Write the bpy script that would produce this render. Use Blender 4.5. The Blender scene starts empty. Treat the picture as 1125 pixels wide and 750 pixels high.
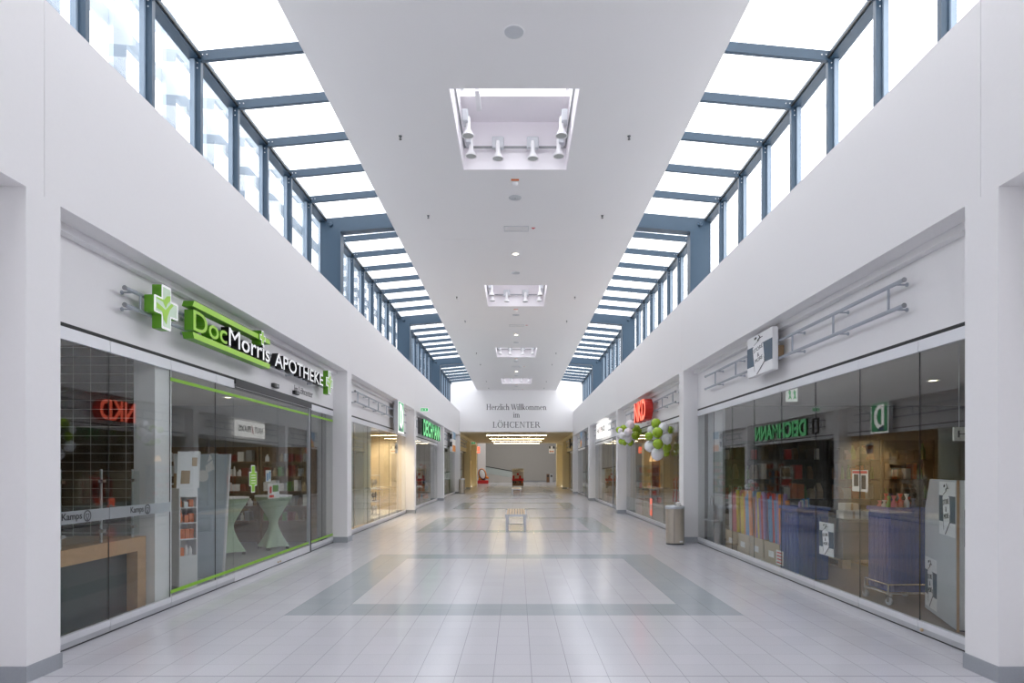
import bpy, bmesh, math, random
from mathutils import Vector, Matrix
random.seed(7)
PI = math.pi
SC = bpy.context.scene
COL = SC.collection
# ------------------------------------------------------------------ measures (metres)
WX = 3.695      # corridor wall face
GX = 4.005      # shop glass plane
EX = 4.30       # clerestory glazing plane
P0, PW, BAY = 4.91, 0.37, 9.30     # first pier, pier width, bay length
CH = 6.73       # ceiling slab underside
CHW = 2.58      # half width of slab
RZ = 3.77       # soffit of the shop recess
SZ = 5.335      # clerestory sill
EYE = 1.628
YH = 42.11      # wall with the welcome lettering
YB = -6.0

# ------------------------------------------------------------------ materials
MATS = {}
def mat(name, col, rough=0.5, metal=0.0, emit=0.0, ecol=None, noise=0.05, scale=9.0, spec=0.5, bump=0.0):
    if name in MATS: return MATS[name]
    m = bpy.data.materials.new(name); m.use_nodes = True
    nt = m.node_tree; b = nt.nodes['Principled BSDF']
    b.inputs['Roughness'].default_value = rough
    b.inputs['Metallic'].default_value = metal
    b.inputs['Specular IOR Level'].default_value = spec
    tc = nt.nodes.new('ShaderNodeTexCoord')
    nz = nt.nodes.new('ShaderNodeTexNoise'); nz.inputs['Scale'].default_value = scale; nz.inputs['Detail'].default_value = 3
    nt.links.new(tc.outputs['Object'], nz.inputs['Vector'])
    mx = nt.nodes.new('ShaderNodeMix'); mx.data_type = 'RGBA'
    c = Vector(col[:3])
    mx.inputs['A'].default_value = (*(c*(1-noise)), 1); mx.inputs['B'].default_value = (*[min(1, v*(1+noise)) for v in c], 1)
    nt.links.new(nz.outputs['Fac'], mx.inputs['Factor'])
    nt.links.new(mx.outputs['Result'], b.inputs['Base Color'])
    if bump:
        bp = nt.nodes.new('ShaderNodeBump'); bp.inputs['Strength'].default_value = bump; bp.inputs['Distance'].default_value = 0.01
        nt.links.new(nz.outputs['Fac'], bp.inputs['Height']); nt.links.new(bp.outputs['Normal'], b.inputs['Normal'])
    if emit:
        b.inputs['Emission Color'].default_value = (*(ecol or col)[:3], 1)
        b.inputs['Emission Strength'].default_value = emit
    MATS[name] = m
    return m

def glass_mat(name, tint, f0, rough=0.0, diffuse=0.0):
    m = bpy.data.materials.new(name); m.use_nodes = True
    nt = m.node_tree; nt.nodes.clear(); N = nt.nodes.new; L = nt.links.new
    out = N('ShaderNodeOutputMaterial'); mix = N('ShaderNodeMixShader')
    tr = N('ShaderNodeBsdfTransparent'); tr.inputs['Color'].default_value = (*tint, 1)
    gl = N('ShaderNodeBsdfGlossy'); gl.inputs['Roughness'].default_value = rough
    lw = N('ShaderNodeLayerWeight'); lw.inputs['Blend'].default_value = 0.5
    pw = N('ShaderNodeMath'); pw.operation = 'POWER'; pw.inputs[1].default_value = 5.0
    ma = N('ShaderNodeMath'); ma.operation = 'MULTIPLY_ADD'; ma.inputs[1].default_value = 1 - f0; ma.inputs[2].default_value = f0
    L(lw.outputs['Facing'], pw.inputs[0]); L(pw.outputs[0], ma.inputs[0]); L(ma.outputs[0], mix.inputs['Fac'])
    a = tr.outputs[0]
    if diffuse:
        df = N('ShaderNodeBsdfTranslucent'); df.inputs['Color'].default_value = (0.85, 0.88, 0.9, 1)
        d2 = N('ShaderNodeBsdfDiffuse'); d2.inputs['Color'].default_value = (0.85, 0.88, 0.9, 1)
        m0 = N('ShaderNodeMixShader'); m0.inputs['Fac'].default_value = 0.5; L(df.outputs[0], m0.inputs[1]); L(d2.outputs[0], m0.inputs[2])
        m1 = N('ShaderNodeMixShader'); m1.inputs['Fac'].default_value = diffuse
        L(tr.outputs[0], m1.inputs[1]); L(m0.outputs[0], m1.inputs[2]); a = m1.outputs[0]
    L(a, mix.inputs[1]); L(gl.outputs[0], mix.inputs[2]); L(mix.outputs[0], out.inputs['Surface'])
    MATS[name] = m
    return m

def floor_mat():
    m = bpy.data.materials.new('terrazzo_tile'); m.use_nodes = True
    nt = m.node_tree; b = nt.nodes['Principled BSDF']; N = nt.nodes.new; L = nt.links.new
    def M(op, a, bb=None, c=None):
        n = N('ShaderNodeMath'); n.operation = op
        for i, v in enumerate((a, bb, c)):
            if v is None: continue
            if isinstance(v, (int, float)): n.inputs[i].default_value = v
            else: L(v, n.inputs[i])
        return n.outputs[0]
    g = N('ShaderNodeNewGeometry'); sp = N('ShaderNodeSeparateXYZ'); L(g.outputs['Position'], sp.inputs[0])
    x, y = sp.outputs[0], sp.outputs[1]
    fx = M('FRACT', M('DIVIDE', M('ADD', x, 60.15), 0.30)); fy = M('FRACT', M('DIVIDE', M('ADD', y, 60 - 5.07), 0.30))
    ex = M('MINIMUM', fx, M('SUBTRACT', 1, fx)); ey = M('MINIMUM', fy, M('SUBTRACT', 1, fy))
    jx = M('LESS_THAN', ex, 0.0085); jy = M('LESS_THAN', ey, 0.0065)
    # expansion joint once per bay, at the pier centres
    fb = M('FRACT', M('DIVIDE', M('ADD', y, 93 - 5.07), 9.30)); eb = M('MINIMUM', fb, M('SUBTRACT', 1, fb))
    jb = M('LESS_THAN', eb, 0.0007)
    joint = M('MAXIMUM', M('MAXIMUM', jx, M('MULTIPLY', jy, 0.75)), jb)
    # dark frame: 17 x 17 tiles outside, 13 x 13 inside, one per bay
    yr = M('MULTIPLY', M('FRACT', M('DIVIDE', M('ADD', y, 93 - 7.17), 9.30)), 9.30)
    ax = M('ABSOLUTE', x); ay = M('ABSOLUTE', M('SUBTRACT', yr, 2.55))
    mm = M('MAXIMUM', ax, ay)
    ring = M('MULTIPLY', M('LESS_THAN', mm, 2.55), M('GREATER_THAN', mm, 1.95))
    n1 = N('ShaderNodeTexNoise'); n1.inputs['Scale'].default_value = 140; n1.inputs['Detail'].default_value = 2
    n2 = N('ShaderNodeTexWhiteNoise'); n2.noise_dimensions = '2D'
    cx = N('ShaderNodeCombineXYZ'); L(M('FLOOR', M('DIVIDE', M('ADD', x, 60.15), 0.30)), cx.inputs[0]); L(M('FLOOR', M('DIVIDE', M('ADD', y, 60 - 5.07), 0.30)), cx.inputs[1])
    L(cx.outputs[0], n2.inputs['Vector']); L(g.outputs['Position'], n1.inputs['Vector'])
    def mixc(f, a, c):
        n = N('ShaderNodeMix'); n.data_type = 'RGBA'
        L(f, n.inputs['Factor']) if not isinstance(f, (int, float)) else setattr(n.inputs['Factor'], 'default_value', f)
        for k, v in (('A', a), ('B', c)):
            if isinstance(v, tuple): n.inputs[k].default_value = (*v, 1)
            else: L(v, n.inputs[k])
        return n.outputs['Result']
    base = mixc(ring, FLOOR_LIGHT, FLOOR_DARK)
    var = M('ADD', M('MULTIPLY', n2.outputs['Value'], 0.05), M('ADD', M('MULTIPLY', n1.outputs['Fac'], 0.36), 0.79))
    sc = N('ShaderNodeVectorMath'); sc.operation = 'SCALE'; L(base, sc.inputs[0]); L(var, sc.inputs['Scale'])
    col = mixc(M('MULTIPLY', joint, 0.5), sc.outputs[0], (0.10, 0.10, 0.115))
    L(col, b.inputs['Base Color'])
    b.inputs['Roughness'].default_value = 0.11
    L(M('ADD', M('MULTIPLY', n1.outputs['Fac'], 0.08), 0.12), b.inputs['Roughness'])
    b.inputs['Specular IOR Level'].default_value = 0.42
    MATS['floor'] = m
    return m

def tile_wall_mat(name, col, grout, w, h, rough=0.25):
    m = bpy.data.materials.new(name); m.use_nodes = True
    nt = m.node_tree; b = nt.nodes['Principled BSDF']
    tc = nt.nodes.new('ShaderNodeNewGeometry'); mp = nt.nodes.new('ShaderNodeMapping'); mp.inputs['Rotation'].default_value = (PI/2, 0, 0)
    br = nt.nodes.new('ShaderNodeTexBrick'); br.offset = 0; br.inputs['Scale'].default_value = 1
    br.inputs['Brick Width'].default_value = w; br.inputs['Row Height'].default_value = h; br.inputs['Mortar Size'].default_value = 0.0028
    br.inputs['Mortar Smooth'].default_value = 0.0
    br.inputs['Color1'].default_value = (*col, 1); br.inputs['Color2'].default_value = (*[c*0.85 for c in col], 1); br.inputs['Mortar'].default_value = (*grout, 1)
    nt.links.new(tc.outputs['Position'], mp.inputs['Vector']); nt.links.new(mp.outputs[0], br.inputs['Vector']); nt.links.new(br.outputs['Color'], b.inputs['Base Color'])
    b.inputs['Roughness'].default_value = rough
    MATS[name] = m
    return m

FLOOR_LIGHT = (0.585, 0.58, 0.62); FLOOR_DARK = (0.385, 0.42, 0.445)
floor_mat()
glass_mat('shop_glass', (0.955, 0.97, 0.96), 0.072)
glass_mat('sky_glass', (0.97, 0.985, 1.0), 0.03)
glass_mat('clear_glass', (0.93, 0.96, 0.95), 0.03)
glass_mat('frosted_glass', (0.9, 0.94, 0.95), 0.03, 0.3, 0.55)
glass_mat('frosted_band', (0.8, 0.86, 0.88), 0.05, 0.3, 0.45)
glass_mat('green_cloth_sheer', (0.74, 0.92, 0.84), 0.02, 0.5, 0.72)
tile_wall_mat('kamps_tile', (0.022, 0.017, 0.015), (0.62, 0.62, 0.58), 0.2, 0.1)
mat('plaster', (0.835, 0.825, 0.83), 0.65, noise=0.012, scale=30, spec=0.25, bump=0.02)
mat('ceiling_board', (0.83, 0.825, 0.83), 0.7, noise=0.01, scale=30, spec=0.2)
mat('recess_white', (0.94, 0.91, 0.94), 0.6, noise=0.01, scale=20)
mat('fascia', (0.83, 0.82, 0.83), 0.55, noise=0.01, scale=20)
mat('pier_base', (0.34, 0.36, 0.39), 0.5, noise=0.08, scale=60)
mat('steel_blue', (0.033, 0.066, 0.105), 0.42, noise=0.05)
mat('steel_blue_sash', (0.30, 0.38, 0.47), 0.42, noise=0.05)
mat('pale_lattice', (0.46, 0.54, 0.62), 0.6)
mat('alu', (0.62, 0.64, 0.67), 0.35, 0.75, noise=0.03)
mat('alu_light', (0.78, 0.79, 0.82), 0.4, 0.3, noise=0.03)
mat('chrome', (0.7, 0.7, 0.7), 0.18, 1.0, noise=0.02)
mat('rail_tube', (0.40, 0.43, 0.48), 0.4, 0.3, noise=0.03)
mat('black', (0.012, 0.012, 0.013), 0.45)
mat('gasket', (0.02, 0.022, 0.022), 0.6)
mat('charcoal', (0.045, 0.047, 0.05), 0.5)
mat('dark_grey', (0.10, 0.105, 0.11), 0.55)
mat('mid_grey', (0.30, 0.31, 0.32), 0.55)
mat('light_grey', (0.55, 0.57, 0.60), 0.5)
mat('white', (0.86, 0.86, 0.87), 0.45, noise=0.02)
mat('offwhite', (0.78, 0.76, 0.70), 0.5)
mat('cream', (0.84, 0.74, 0.48), 0.6, noise=0.03)
mat('cream_ceiling', (0.82, 0.70, 0.44), 0.7, noise=0.02)
mat('hall_grey', (0.50, 0.49, 0.47), 0.7, noise=0.04)
mat('green_side', (0.12, 0.36, 0.015), 0.4, noise=0.06)
mat('green_face', (0.34, 0.62, 0.05), 0.4, emit=0.12, ecol=(0.36, 0.66, 0.06), noise=0.03)
mat('sign_white', (0.88, 0.89, 0.88), 0.35, emit=0.25, ecol=(1, 1, 0.97), noise=0.02)
mat('screen_grey', (0.50, 0.57, 0.64), 0.45); mat('cover_green', (0.48, 0.63, 0.45), 0.6, noise=0.08, scale=5)
mat('green_pale', (0.66, 0.82, 0.63), 0.35, noise=0.04)
mat('stripe_green', (0.27, 0.55, 0.04), 0.5)
mat('shoe_green', (0.03, 0.42, 0.08), 0.4, emit=0.75, ecol=(0.2, 0.74, 0.34))
mat('shoe_green_side', (0.006, 0.07, 0.016), 0.4)
mat('red_sign', (0.70, 0.03, 0.015), 0.4, emit=1.5, ecol=(1.0, 0.17, 0.09))
mat('red_side', (0.60, 0.02, 0.012), 0.4)
mat('red_cream', (0.85, 0.62, 0.45), 0.4, emit=0.15)
mat('emerald', (0.02, 0.17, 0.07), 0.35, emit=1.0, ecol=(0.05, 0.30, 0.13)); mat('lit_white', (0.9, 0.9, 0.88), 0.35, emit=1.15, ecol=(1, 0.985, 0.95), noise=0.02)
mat('navy', (0.02, 0.05, 0.16), 0.35)
mat('slate_blue', (0.035, 0.075, 0.12), 0.4, noise=0.3, scale=6)
mat('ink', (0.02, 0.02, 0.022), 0.6)
mat('letter_grey', (0.06, 0.06, 0.062), 0.6)
mat('wood', (0.50, 0.30, 0.15), 0.5, noise=0.15, scale=14)
mat('wood_pale', (0.62, 0.47, 0.30), 0.5, noise=0.12, scale=20)
mat('wood_dark', (0.20, 0.11, 0.06), 0.5, noise=0.15, scale=14)
mat('pallet_wood', (0.46, 0.33, 0.20), 0.7, noise=0.2, scale=20)
mat('teal_dark', (0.018, 0.033, 0.035), 0.3)
mat('brown_floor', (0.23, 0.165, 0.11), 0.35, noise=0.1, scale=4)
mat('grey_floor', (0.26, 0.26, 0.27), 0.35, noise=0.06, scale=6)
mat('dark_wall', (0.09, 0.075, 0.06), 0.6)
mat('shop_wall_grey', (0.34, 0.35, 0.36), 0.6)
mat('shop_wall_beige', (0.66, 0.56, 0.40), 0.6)
mat('shop_wall_green', (0.25, 0.42, 0.22), 0.6)
mat('shop_ceiling', (0.30, 0.29, 0.28), 0.7)
mat('shop_ceiling_light', (0.62, 0.60, 0.56), 0.7)
mat('balloon_white', (0.82, 0.83, 0.86), 0.25, noise=0.02)
mat('balloon_green', (0.33, 0.50, 0.03), 0.25, noise=0.04)
mat('bin_steel', (0.56, 0.505, 0.42), 0.32, 0.65, noise=0.05)
mat('blue_crate', (0.008, 0.055, 0.30), 0.45, noise=0.12, scale=12)
mat('blue_crate_dark', (0.007, 0.047, 0.26), 0.5, noise=0.1)
mat('orange_pack', (0.72, 0.18, 0.04), 0.5)
mat('orange', (0.80, 0.25, 0.02), 0.45)
mat('yellow', (0.78, 0.58, 0.05), 0.45)
mat('cardboard', (0.50, 0.39, 0.26), 0.7, noise=0.08, scale=30)
mat('red', (0.55, 0.02, 0.02), 0.45)
mat('dark_red', (0.20, 0.015, 0.012), 0.5)
mat('pink', (0.62, 0.17, 0.22), 0.45)
mat('lilac', (0.36, 0.25, 0.50), 0.45)
mat('sky_blue', (0.10, 0.28, 0.50), 0.45)
mat('tan', (0.42, 0.29, 0.16), 0.55)
mat('leaf_green', (0.10, 0.26, 0.05), 0.55)
mat('silver_paper', (0.60, 0.60, 0.63), 0.3, 0.3)
mat('lamp_warm', (1, 0.9, 0.7), 0.5, emit=14, ecol=(1, 0.86, 0.62))
mat('tube_lamp', (1, 0.92, 0.75), 0.5, emit=28, ecol=(1, 0.84, 0.54))
mat('lamp_glass', (0.45, 0.47, 0.45), 0.1, noise=0.05)
mat('exit_green', (0.02, 0.42, 0.12), 0.4, emit=0.3, ecol=(0.02, 0.55, 0.14))
mat('exit_white', (0.85, 0.9, 0.85), 0.4, emit=0.4)

# ------------------------------------------------------------------ mesh builder
class MB:
    def __init__(s, xf=None):
        s.v = []; s.f = []; s.m = []; s.sm = []; s.xf = xf
    def add(s, vs, fs, mi=0, smooth=False):
        b = len(s.v)
        for p in vs:
            p = Vector(p); s.v.append(s.xf @ p if s.xf else p)
        for f in fs:
            s.f.append([b+i for i in f]); s.m.append(mi); s.sm.append(smooth)
        return s
    def box(s, x0, x1, y0, y1, z0, z1, mi=0):
        if x0 > x1: x0, x1 = x1, x0
        if y0 > y1: y0, y1 = y1, y0
        if z0 > z1: z0, z1 = z1, z0
        return s.add([(x0,y0,z0),(x1,y0,z0),(x1,y1,z0),(x0,y1,z0),(x0,y0,z1),(x1,y0,z1),(x1,y1,z1),(x0,y1,z1)],
              [(0,3,2,1),(4,5,6,7),(0,1,5,4),(1,2,6,5),(2,3,7,6),(3,0,4,7)], mi)
    def bbox(s, x0, x1, y0, y1, z0, z1, r=0.01, mi=0):
        """box with chamfered edges"""
        if x0 > x1: x0, x1 = x1, x0
        if y0 > y1: y0, y1 = y1, y0
        bm = bmesh.new(); bmesh.ops.create_cube(bm, size=1)
        for v in bm.verts:
            v.co = Vector(((x0+x1)/2 + v.co.x*(x1-x0), (y0+y1)/2 + v.co.y*(y1-y0), (z0+z1)/2 + v.co.z*(z1-z0)))
        bmesh.ops.bevel(bm, geom=list(bm.edges), offset=r, segments=2, affect='EDGES', profile=0.6)
        bm.verts.index_update()
        s.add([v.co.copy() for v in bm.verts], [[v.index for v in f.verts] for f in bm.faces], mi)
        bm.free(); return s
    def loft(s, rings, mi=0, smooth=True, caps=True, capmi=None):
        n = len(rings[0]); vs = [p for r in rings for p in r]; fs = []
        for k in range(len(rings)-1):
            for i in range(n):
                j = (i+1) % n
                fs.append((k*n+i, k*n+j, (k+1)*n+j, (k+1)*n+i))
        s.add(vs, fs, mi, smooth)
        if caps:
            c = mi if capmi is None else capmi
            s.add(rings[0], [list(range(n))[::-1]], c); s.add(rings[-1], [list(range(n))], c)
        return s
    def tube(s, p0, p1, r, n=12, mi=0, r2=None):
        p0 = Vector(p0); p1 = Vector(p1); d = (p1-p0).normalized()
        a = d.orthogonal().normalized(); b = d.cross(a); r2 = r if r2 is None else r2
        ring = lambda c, q: [c + (a*math.cos(2*PI*i/n) + b*math.sin(2*PI*i/n))*q for i in range(n)]
        return s.loft([ring(p0, r), ring(p1, r2)], mi)
    def path(s, pts, r, n=8, mi=0):
        for a, b in zip(pts[:-1], pts[1:]): s.tube(a, b, r, n, mi)
        return s
    def lathe(s, prof, c, n=24, mi=0, axis=Vector((0,0,1)), caps=True):
        axis = Vector(axis).normalized(); a = axis.orthogonal().normalized(); b = axis.cross(a); c = Vector(c)
        rings = [[c + axis*h + (a*math.cos(2*PI*i/n) + b*math.sin(2*PI*i/n))*max(r, 1e-4) for i in range(n)] for r, h in prof]
        return s.loft(rings, mi, True, caps)
    def prism(s, pts, o, u, v, w, mi=0, side=None):
        """polygon pts in the (u, v) plane at o, pushed along vector w"""
        o, u, v, w = map(Vector, (o, u, v, w)); n = len(pts)
        A = [o + u*p[0] + v*p[1] for p in pts]; B = [p + w for p in A]
        s.add(A, [list(range(n))[::-1]], mi if side is None else side); s.add(B, [list(range(n))], mi)
        s.add(A + B, [(i, (i+1) % n, n+(i+1) % n, n+i) for i in range(n)], mi if side is None else side)
        return s
    def text(s, txt, o, u, v, w, W, H, mi=0, side=None, bold=0.0, fit=True):
        """text filling W x H from the corner o, reading along u, up along v, pushed along w"""
        vs, fs, kinds = text_mesh(txt, bold)
        x0 = min(p[0] for p in vs); x1 = max(p[0] for p in vs); y0 = min(p[1] for p in vs); y1 = max(p[1] for p in vs)
        kx = W/(x1-x0) if W else H/(y1-y0); ky = H/(y1-y0) if H else kx
        o, u, v, w = map(Vector, (o, u, v, w))
        P = [o + u*((p[0]-x0)*kx) + v*((p[1]-y0)*ky) + w*p[2] for p in vs]
        s.add(P, [f for f, k in zip(fs, kinds) if k], mi)
        if side is not None or True:
            b = len(s.v) - len(P)
            for f, k in zip(fs, kinds):
                if not k: s.f.append([b+i for i in f]); s.m.append(mi if side is None else side); s.sm.append(False)
        return s
    def build(s, name, mats, parent=None):
        me = bpy.data.meshes.new(name); L = origin_of(parent)
        me.from_pydata([p - L for p in s.v], [], s.f)
        if isinstance(mats, str): mats = [mats]
        for m in mats: me.materials.append(MATS[m])
        me.polygons.foreach_set('material_index', [min(i, len(mats)-1) for i in s.m]); me.polygons.foreach_set('use_smooth', s.sm)
        me.update()
        bm = bmesh.new(); bm.from_mesh(me); bmesh.ops.recalc_face_normals(bm, faces=bm.faces); bm.to_mesh(me); bm.free()
        o = bpy.data.objects.new(name, me); COL.objects.link(o)
        if parent is not None: o.parent = parent
        return o

def origin_of(o):
    L = Vector((0, 0, 0))
    while o is not None:
        L = L + o.location; o = o.parent
    return L

_TX = {}
def text_mesh(txt, bold=0.0):
    """front / side triangles of a text with unit depth"""
    key = (txt, bold)
    if key in _TX: return _TX[key]
    cu = bpy.data.curves.new('text', 'FONT'); cu.body = txt; cu.size = 1; cu.extrude = 0.5; cu.offset = bold; cu.resolution_u = 4
    ob = bpy.data.objects.new('text', cu); COL.objects.link(ob)
    dg = bpy.context.evaluated_depsgraph_get(); dg.update()
    me = bpy.data.meshes.new_from_object(ob.evaluated_get(dg))
    vs = [(v.co.x, v.co.y, v.co.z + 0.5) for v in me.vertices]
    fs = [list(p.vertices) for p in me.polygons]; kinds = [p.normal.z > 0.5 for p in me.polygons]
    bpy.data.objects.remove(ob); bpy.data.curves.remove(cu); bpy.data.meshes.remove(me)
    _TX[key] = (vs, fs, kinds)
    return _TX[key]

def letters(txt, o, u, v, w, W, H, name, mats, parent, bold=0.0, kerning=0.0):
    """each letter its own part, together filling W x H"""
    full, _, _ = text_mesh(txt, bold)
    X0 = min(p[0] for p in full); X1 = max(p[0] for p in full)
    lo = min(p[1] for p in full); hi = max(p[1] for p in full)
    bar, _, _ = text_mesh('|', 0); b1 = max(p[0] for p in bar)
    kx = W/(X1-X0); ky = H/(hi-lo); o, u, v, w = map(Vector, (o, u, v, w)); out = []
    for i, ch in enumerate(txt):
        if ch == ' ': continue
        vs, fs, kinds = text_mesh(ch, 0.0 if ch == 'M' else bold)
        adv = max(p[0] for p in text_mesh(txt[:i] + '|', 0)[0]) - b1 if i else 0
        mb = MB(); 
        P = [o + u*((p[0]+adv-X0)*kx) + v*((p[1]-lo)*ky) + w*p[2] for p in vs]
        mb.add(P, [f for f, k in zip(fs, kinds) if k], 0)
        for f, k in zip(fs, kinds):
            if not k: mb.f.append(f); mb.m.append(1); mb.sm.append(False)
        mt = mats(i) if callable(mats) else mats
        out.append(mb.build(name, mt, parent))
    return out

def thing(name, label, cat, loc=(0, 0, 0), group=None):
    o = bpy.data.objects.new(name, None); COL.objects.link(o); o.location = loc; o.empty_display_size = 0.1
    o['label'] = label; o['category'] = cat
    if group: o['group'] = group
    return o
def tag(o, label, cat, group=None):
    o['label'] = label; o['category'] = cat
    if group: o['group'] = group
    return o
def struct(o, label=None):
    o['kind'] = 'structure'
    if label: o['label'] = label
    return o
def sempty(name, loc):
    o = bpy.data.objects.new(name, None); COL.objects.link(o); o.location = loc; o['kind'] = 'structure'; return o
def kids(o): return [c for c in bpy.data.objects if c.parent == o]
def dup(root, loc, label=None, cat=None, group=None, tree=None):
    tree = tree or [(c, kids(c)) for c in kids(root)]
    r = root.copy(); COL.objects.link(r); r.location = loc
    if label: r['label'] = label
    if group: r['group'] = group
    for c, gs in tree:
        d = c.copy(); COL.objects.link(d); d.parent = r
        for g in gs:
            e = g.copy(); COL.objects.link(e); e.parent = d
    return r
WORLD = 3.8
# ================================================================== THE SETTING
LX = Vector((1,0,0)); LY = Vector((0,1,0)); LZ = Vector((0,0,1))
struct(MB().box(-4.12, 4.12, YB-0.3, 60.5, -0.25, 0).build('floor', 'floor'))
struct(MB().box(-9, 9, 60.5, 82.5, -0.25, 0).build('floor_hall', 'floor'))

# ceiling slab with one light well per bay
WELL = 0.885; wells = [(8.68 + BAY*k, 11.05 + BAY*k) for k in range(4)]
cb = MB(); top = 7.62
cuts = [YB] + [5.10 + BAY*k for k in range(5)]; cuts[-1] = YH
segs = []
for a, b in zip(cuts[:-1], cuts[1:]):
    a2 = a + 0.004; b2 = b - 0.004
    w = [q for q in wells if a < q[0] and q[1] < b]
    if w:
        y0, y1 = w[0]
        cb.box(-CHW, -WELL, a2, b2, CH, top); cb.box(WELL, CHW, a2, b2, CH, top)
        cb.box(-WELL, WELL, a2, y0, CH, top); cb.box(-WELL, WELL, y1, b2, CH, top)
    else:
        cb.box(-CHW, CHW, a2, b2, CH, top)
# roof over the slab: closed but for the rooflight of each well
y = YB
for y0, y1 in wells:
    cb.box(-CHW, CHW, y, y0, top, top+0.12); cb.box(-CHW, -WELL, y0, y1, top, top+0.12); cb.box(WELL, CHW, y0, y1, top, top+0.12); y = y1
cb.box(-CHW, CHW, y, YH, top, top+0.12)
ceiling = struct(cb.build('ceiling', 'ceiling_board'))
for i, (y0, y1) in enumerate(wells):
    r = sempty('window_%d' % (90+i), (0, y0, CH))
    q = MB()
    t = 0.012
    q.box(-WELL, -WELL+t, y0, y1, CH+0.002, top); q.box(WELL-t, WELL, y0, y1, CH+0.002, top)
    q.box(-WELL+t, WELL-t, y1-t, y1, CH+0.002, top); q.box(-WELL+t, WELL-t, y0, y0+t, CH+0.002, top)
    q.build('lining', 'recess_white', r)
    q = MB().box(-WELL, WELL, y0+1.60, y1, 7.545, 7.565)
    q.build('cover_panel', 'recess_white', r)
    q = MB(); 
    for xx in (-WELL+0.02, WELL-0.08): q.box(xx, xx+0.06, y0+0.02, y1-0.02, 7.62, 7.70)
    for yy in (y0+0.02, y1-0.08): q.box(-WELL+0.08, WELL-0.08, yy, yy+0.06, 7.62, 7.70)
    q.build('rooflight_frame', 'white', r)
    MB().box(-WELL, WELL, y0, y1, 7.74, 7.76).build('pane', 'sky_glass', r)
    MB().box(-0.60, -0.53, y0+1.0, y0+1.55, 7.28, 7.34).build('opener_arm', 'white', r)

# long walls: piers, fascias over the shops and the band up to the clerestory
YE = 60.6
def long_wall(side, s):
    w = MB(); bs = MB()
    joints = [YB] + [5.10 + BAY*k for k in range(5)] 
    for a, b in zip(joints[:-1], joints[1:]):
        w.box(s*WX, s*4.46, a+0.004, b-0.004, RZ, SZ)
    w.box(s*WX, s*4.46, joints[-1]+0.004, YH+0.35, RZ, SZ)
    w.box(s*(WX+0.006), s*4.4, YB, YH, RZ+0.01, SZ-0.01)
    w.box(s*4.1, s*4.46, YH+0.35, YE, RZ, 4.3)
    for k in range(6):
        y0 = P0 + BAY*k
        w.box(s*WX, s*4.16, y0, y0+PW, 0, RZ)
        bs.box(s*(WX-0.011), s*(WX), y0-0.011, y0+PW+0.011, 0, 0.125); bs.box(s*WX, s*GX, y0-0.011, y0, 0, 0.125)
    # fascia set back over every shop front, with the ledge under the soffit
    spans = [(YB, P0)] + [(P0+PW+BAY*k, P0+BAY*(k+1)) for k in range(5)]
    for j, (a, b) in enumerate(spans):
        w.box(s*GX, s*4.16, a, b, 2.93, RZ)
        w.box(s*(GX-0.09), s*GX, a, b, RZ-0.075, RZ)
    w.box(s*GX, s*4.16, YB, P0, 0, 2.93)
    m = 'plaster'
    struct(w.build('wall_' + side, m)); struct(bs.build('baseboard_' + side, 'pier_base'))
long_wall('left', -1); long_wall('right', 1)
struct(MB().box(-4.46, 4.46, YB-0.3, YB, 0, 7.9).build('wall_front', 'plaster'))
struct(MB().box(-4.46, 4.46, YH, YH+0.35, 4.02, 7.75).build('wall_back', 'plaster'))
for s, sd in ((-1, 'left'), (1, 'right')):
    q = MB()
    q.box(s*WX, s*4.1, YH+0.355, YE, RZ, 4.3)
    y0 = P0 + BAY*5; q.box(s*(WX-0.004), s*4.16, y0-0.004, y0+PW+0.004, 0.125, RZ); q.box(s*WX, s*4.46, 59.595, YE, 0, RZ)
    q.box(s*(GX-0.004), s*(GX+0.002), P0+PW+BAY*4, y0, 2.94, RZ-0.08)
    struct(q.build('wall_passage_' + sd, 'cream'))
# low passage and the hall beyond
struct(MB().box(-WX, WX, YH+0.35, 59.6, 3.97, 4.25).build('ceiling_passage', 'cream_ceiling'))
hw = MB(); hw.box(-9, 9, 80.5, 80.8, 0, 8).box(-9.3, -9, 60.5, 80.8, 0, 8).box(9, 9.3, 60.5, 80.8, 0, 8).box(-9.3, -4.46, 60.2, 60.5, 0, 8).box(4.46, 9.3, 60.2, 60.5, 0, 8).box(-4.46, 4.46, 60.2, 60.5, 4.0, 8)
struct(hw.build('wall_hall', 'hall_grey'))
struct(MB().box(-9.3, 9.3, 60.2, 80.8, 8, 8.2).build('ceiling_hall', 'plaster'))
struct(MB().box(-4.35, -3.5, 72.0, 72.8, 0, 8).build('pillar', 'plaster'))
struct(MB().box(-9, 9, 80.48, 80.5, 0, 0.13).build('baseboard_hall', 'pier_base'))

# shops behind the glass
def shop(side, s, bay, wall_m, floor_m, ceil_m, depth=6.0, ceil=3.02):
    a = P0 + PW/2 + BAY*bay; b = a + BAY; x0 = 4.12; x1 = 4.12 + depth
    w = MB(); t = 0.06
    w.box(s*x1, s*(x1+0.15), a, b, 0, ceil); w.box(s*4.17, s*x1, a, a+t, 0, ceil); w.box(s*4.17, s*x1, b-t, b, 0, ceil)
    struct(w.build('wall_shop_' + side, wall_m))
    struct(MB().box(s*x0, s*(x1+0.15), a, b, -0.2, 0.0).build('floor_shop_' + side, floor_m))
    struct(MB().box(s*4.16, s*(x1+0.15), a, b, ceil, ceil+0.2).build('ceiling_shop_' + side, ceil_m))
shop('left', -1, 0, 'shop_wall_grey', 'grey_floor', 'shop_ceiling_light')
shop('left', -1, 1, 'shop_wall_beige', 'wood_pale', 'shop_ceiling_light')
shop('left', -1, 2, 'shop_wall_grey', 'grey_floor', 'shop_ceiling_light')
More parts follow.
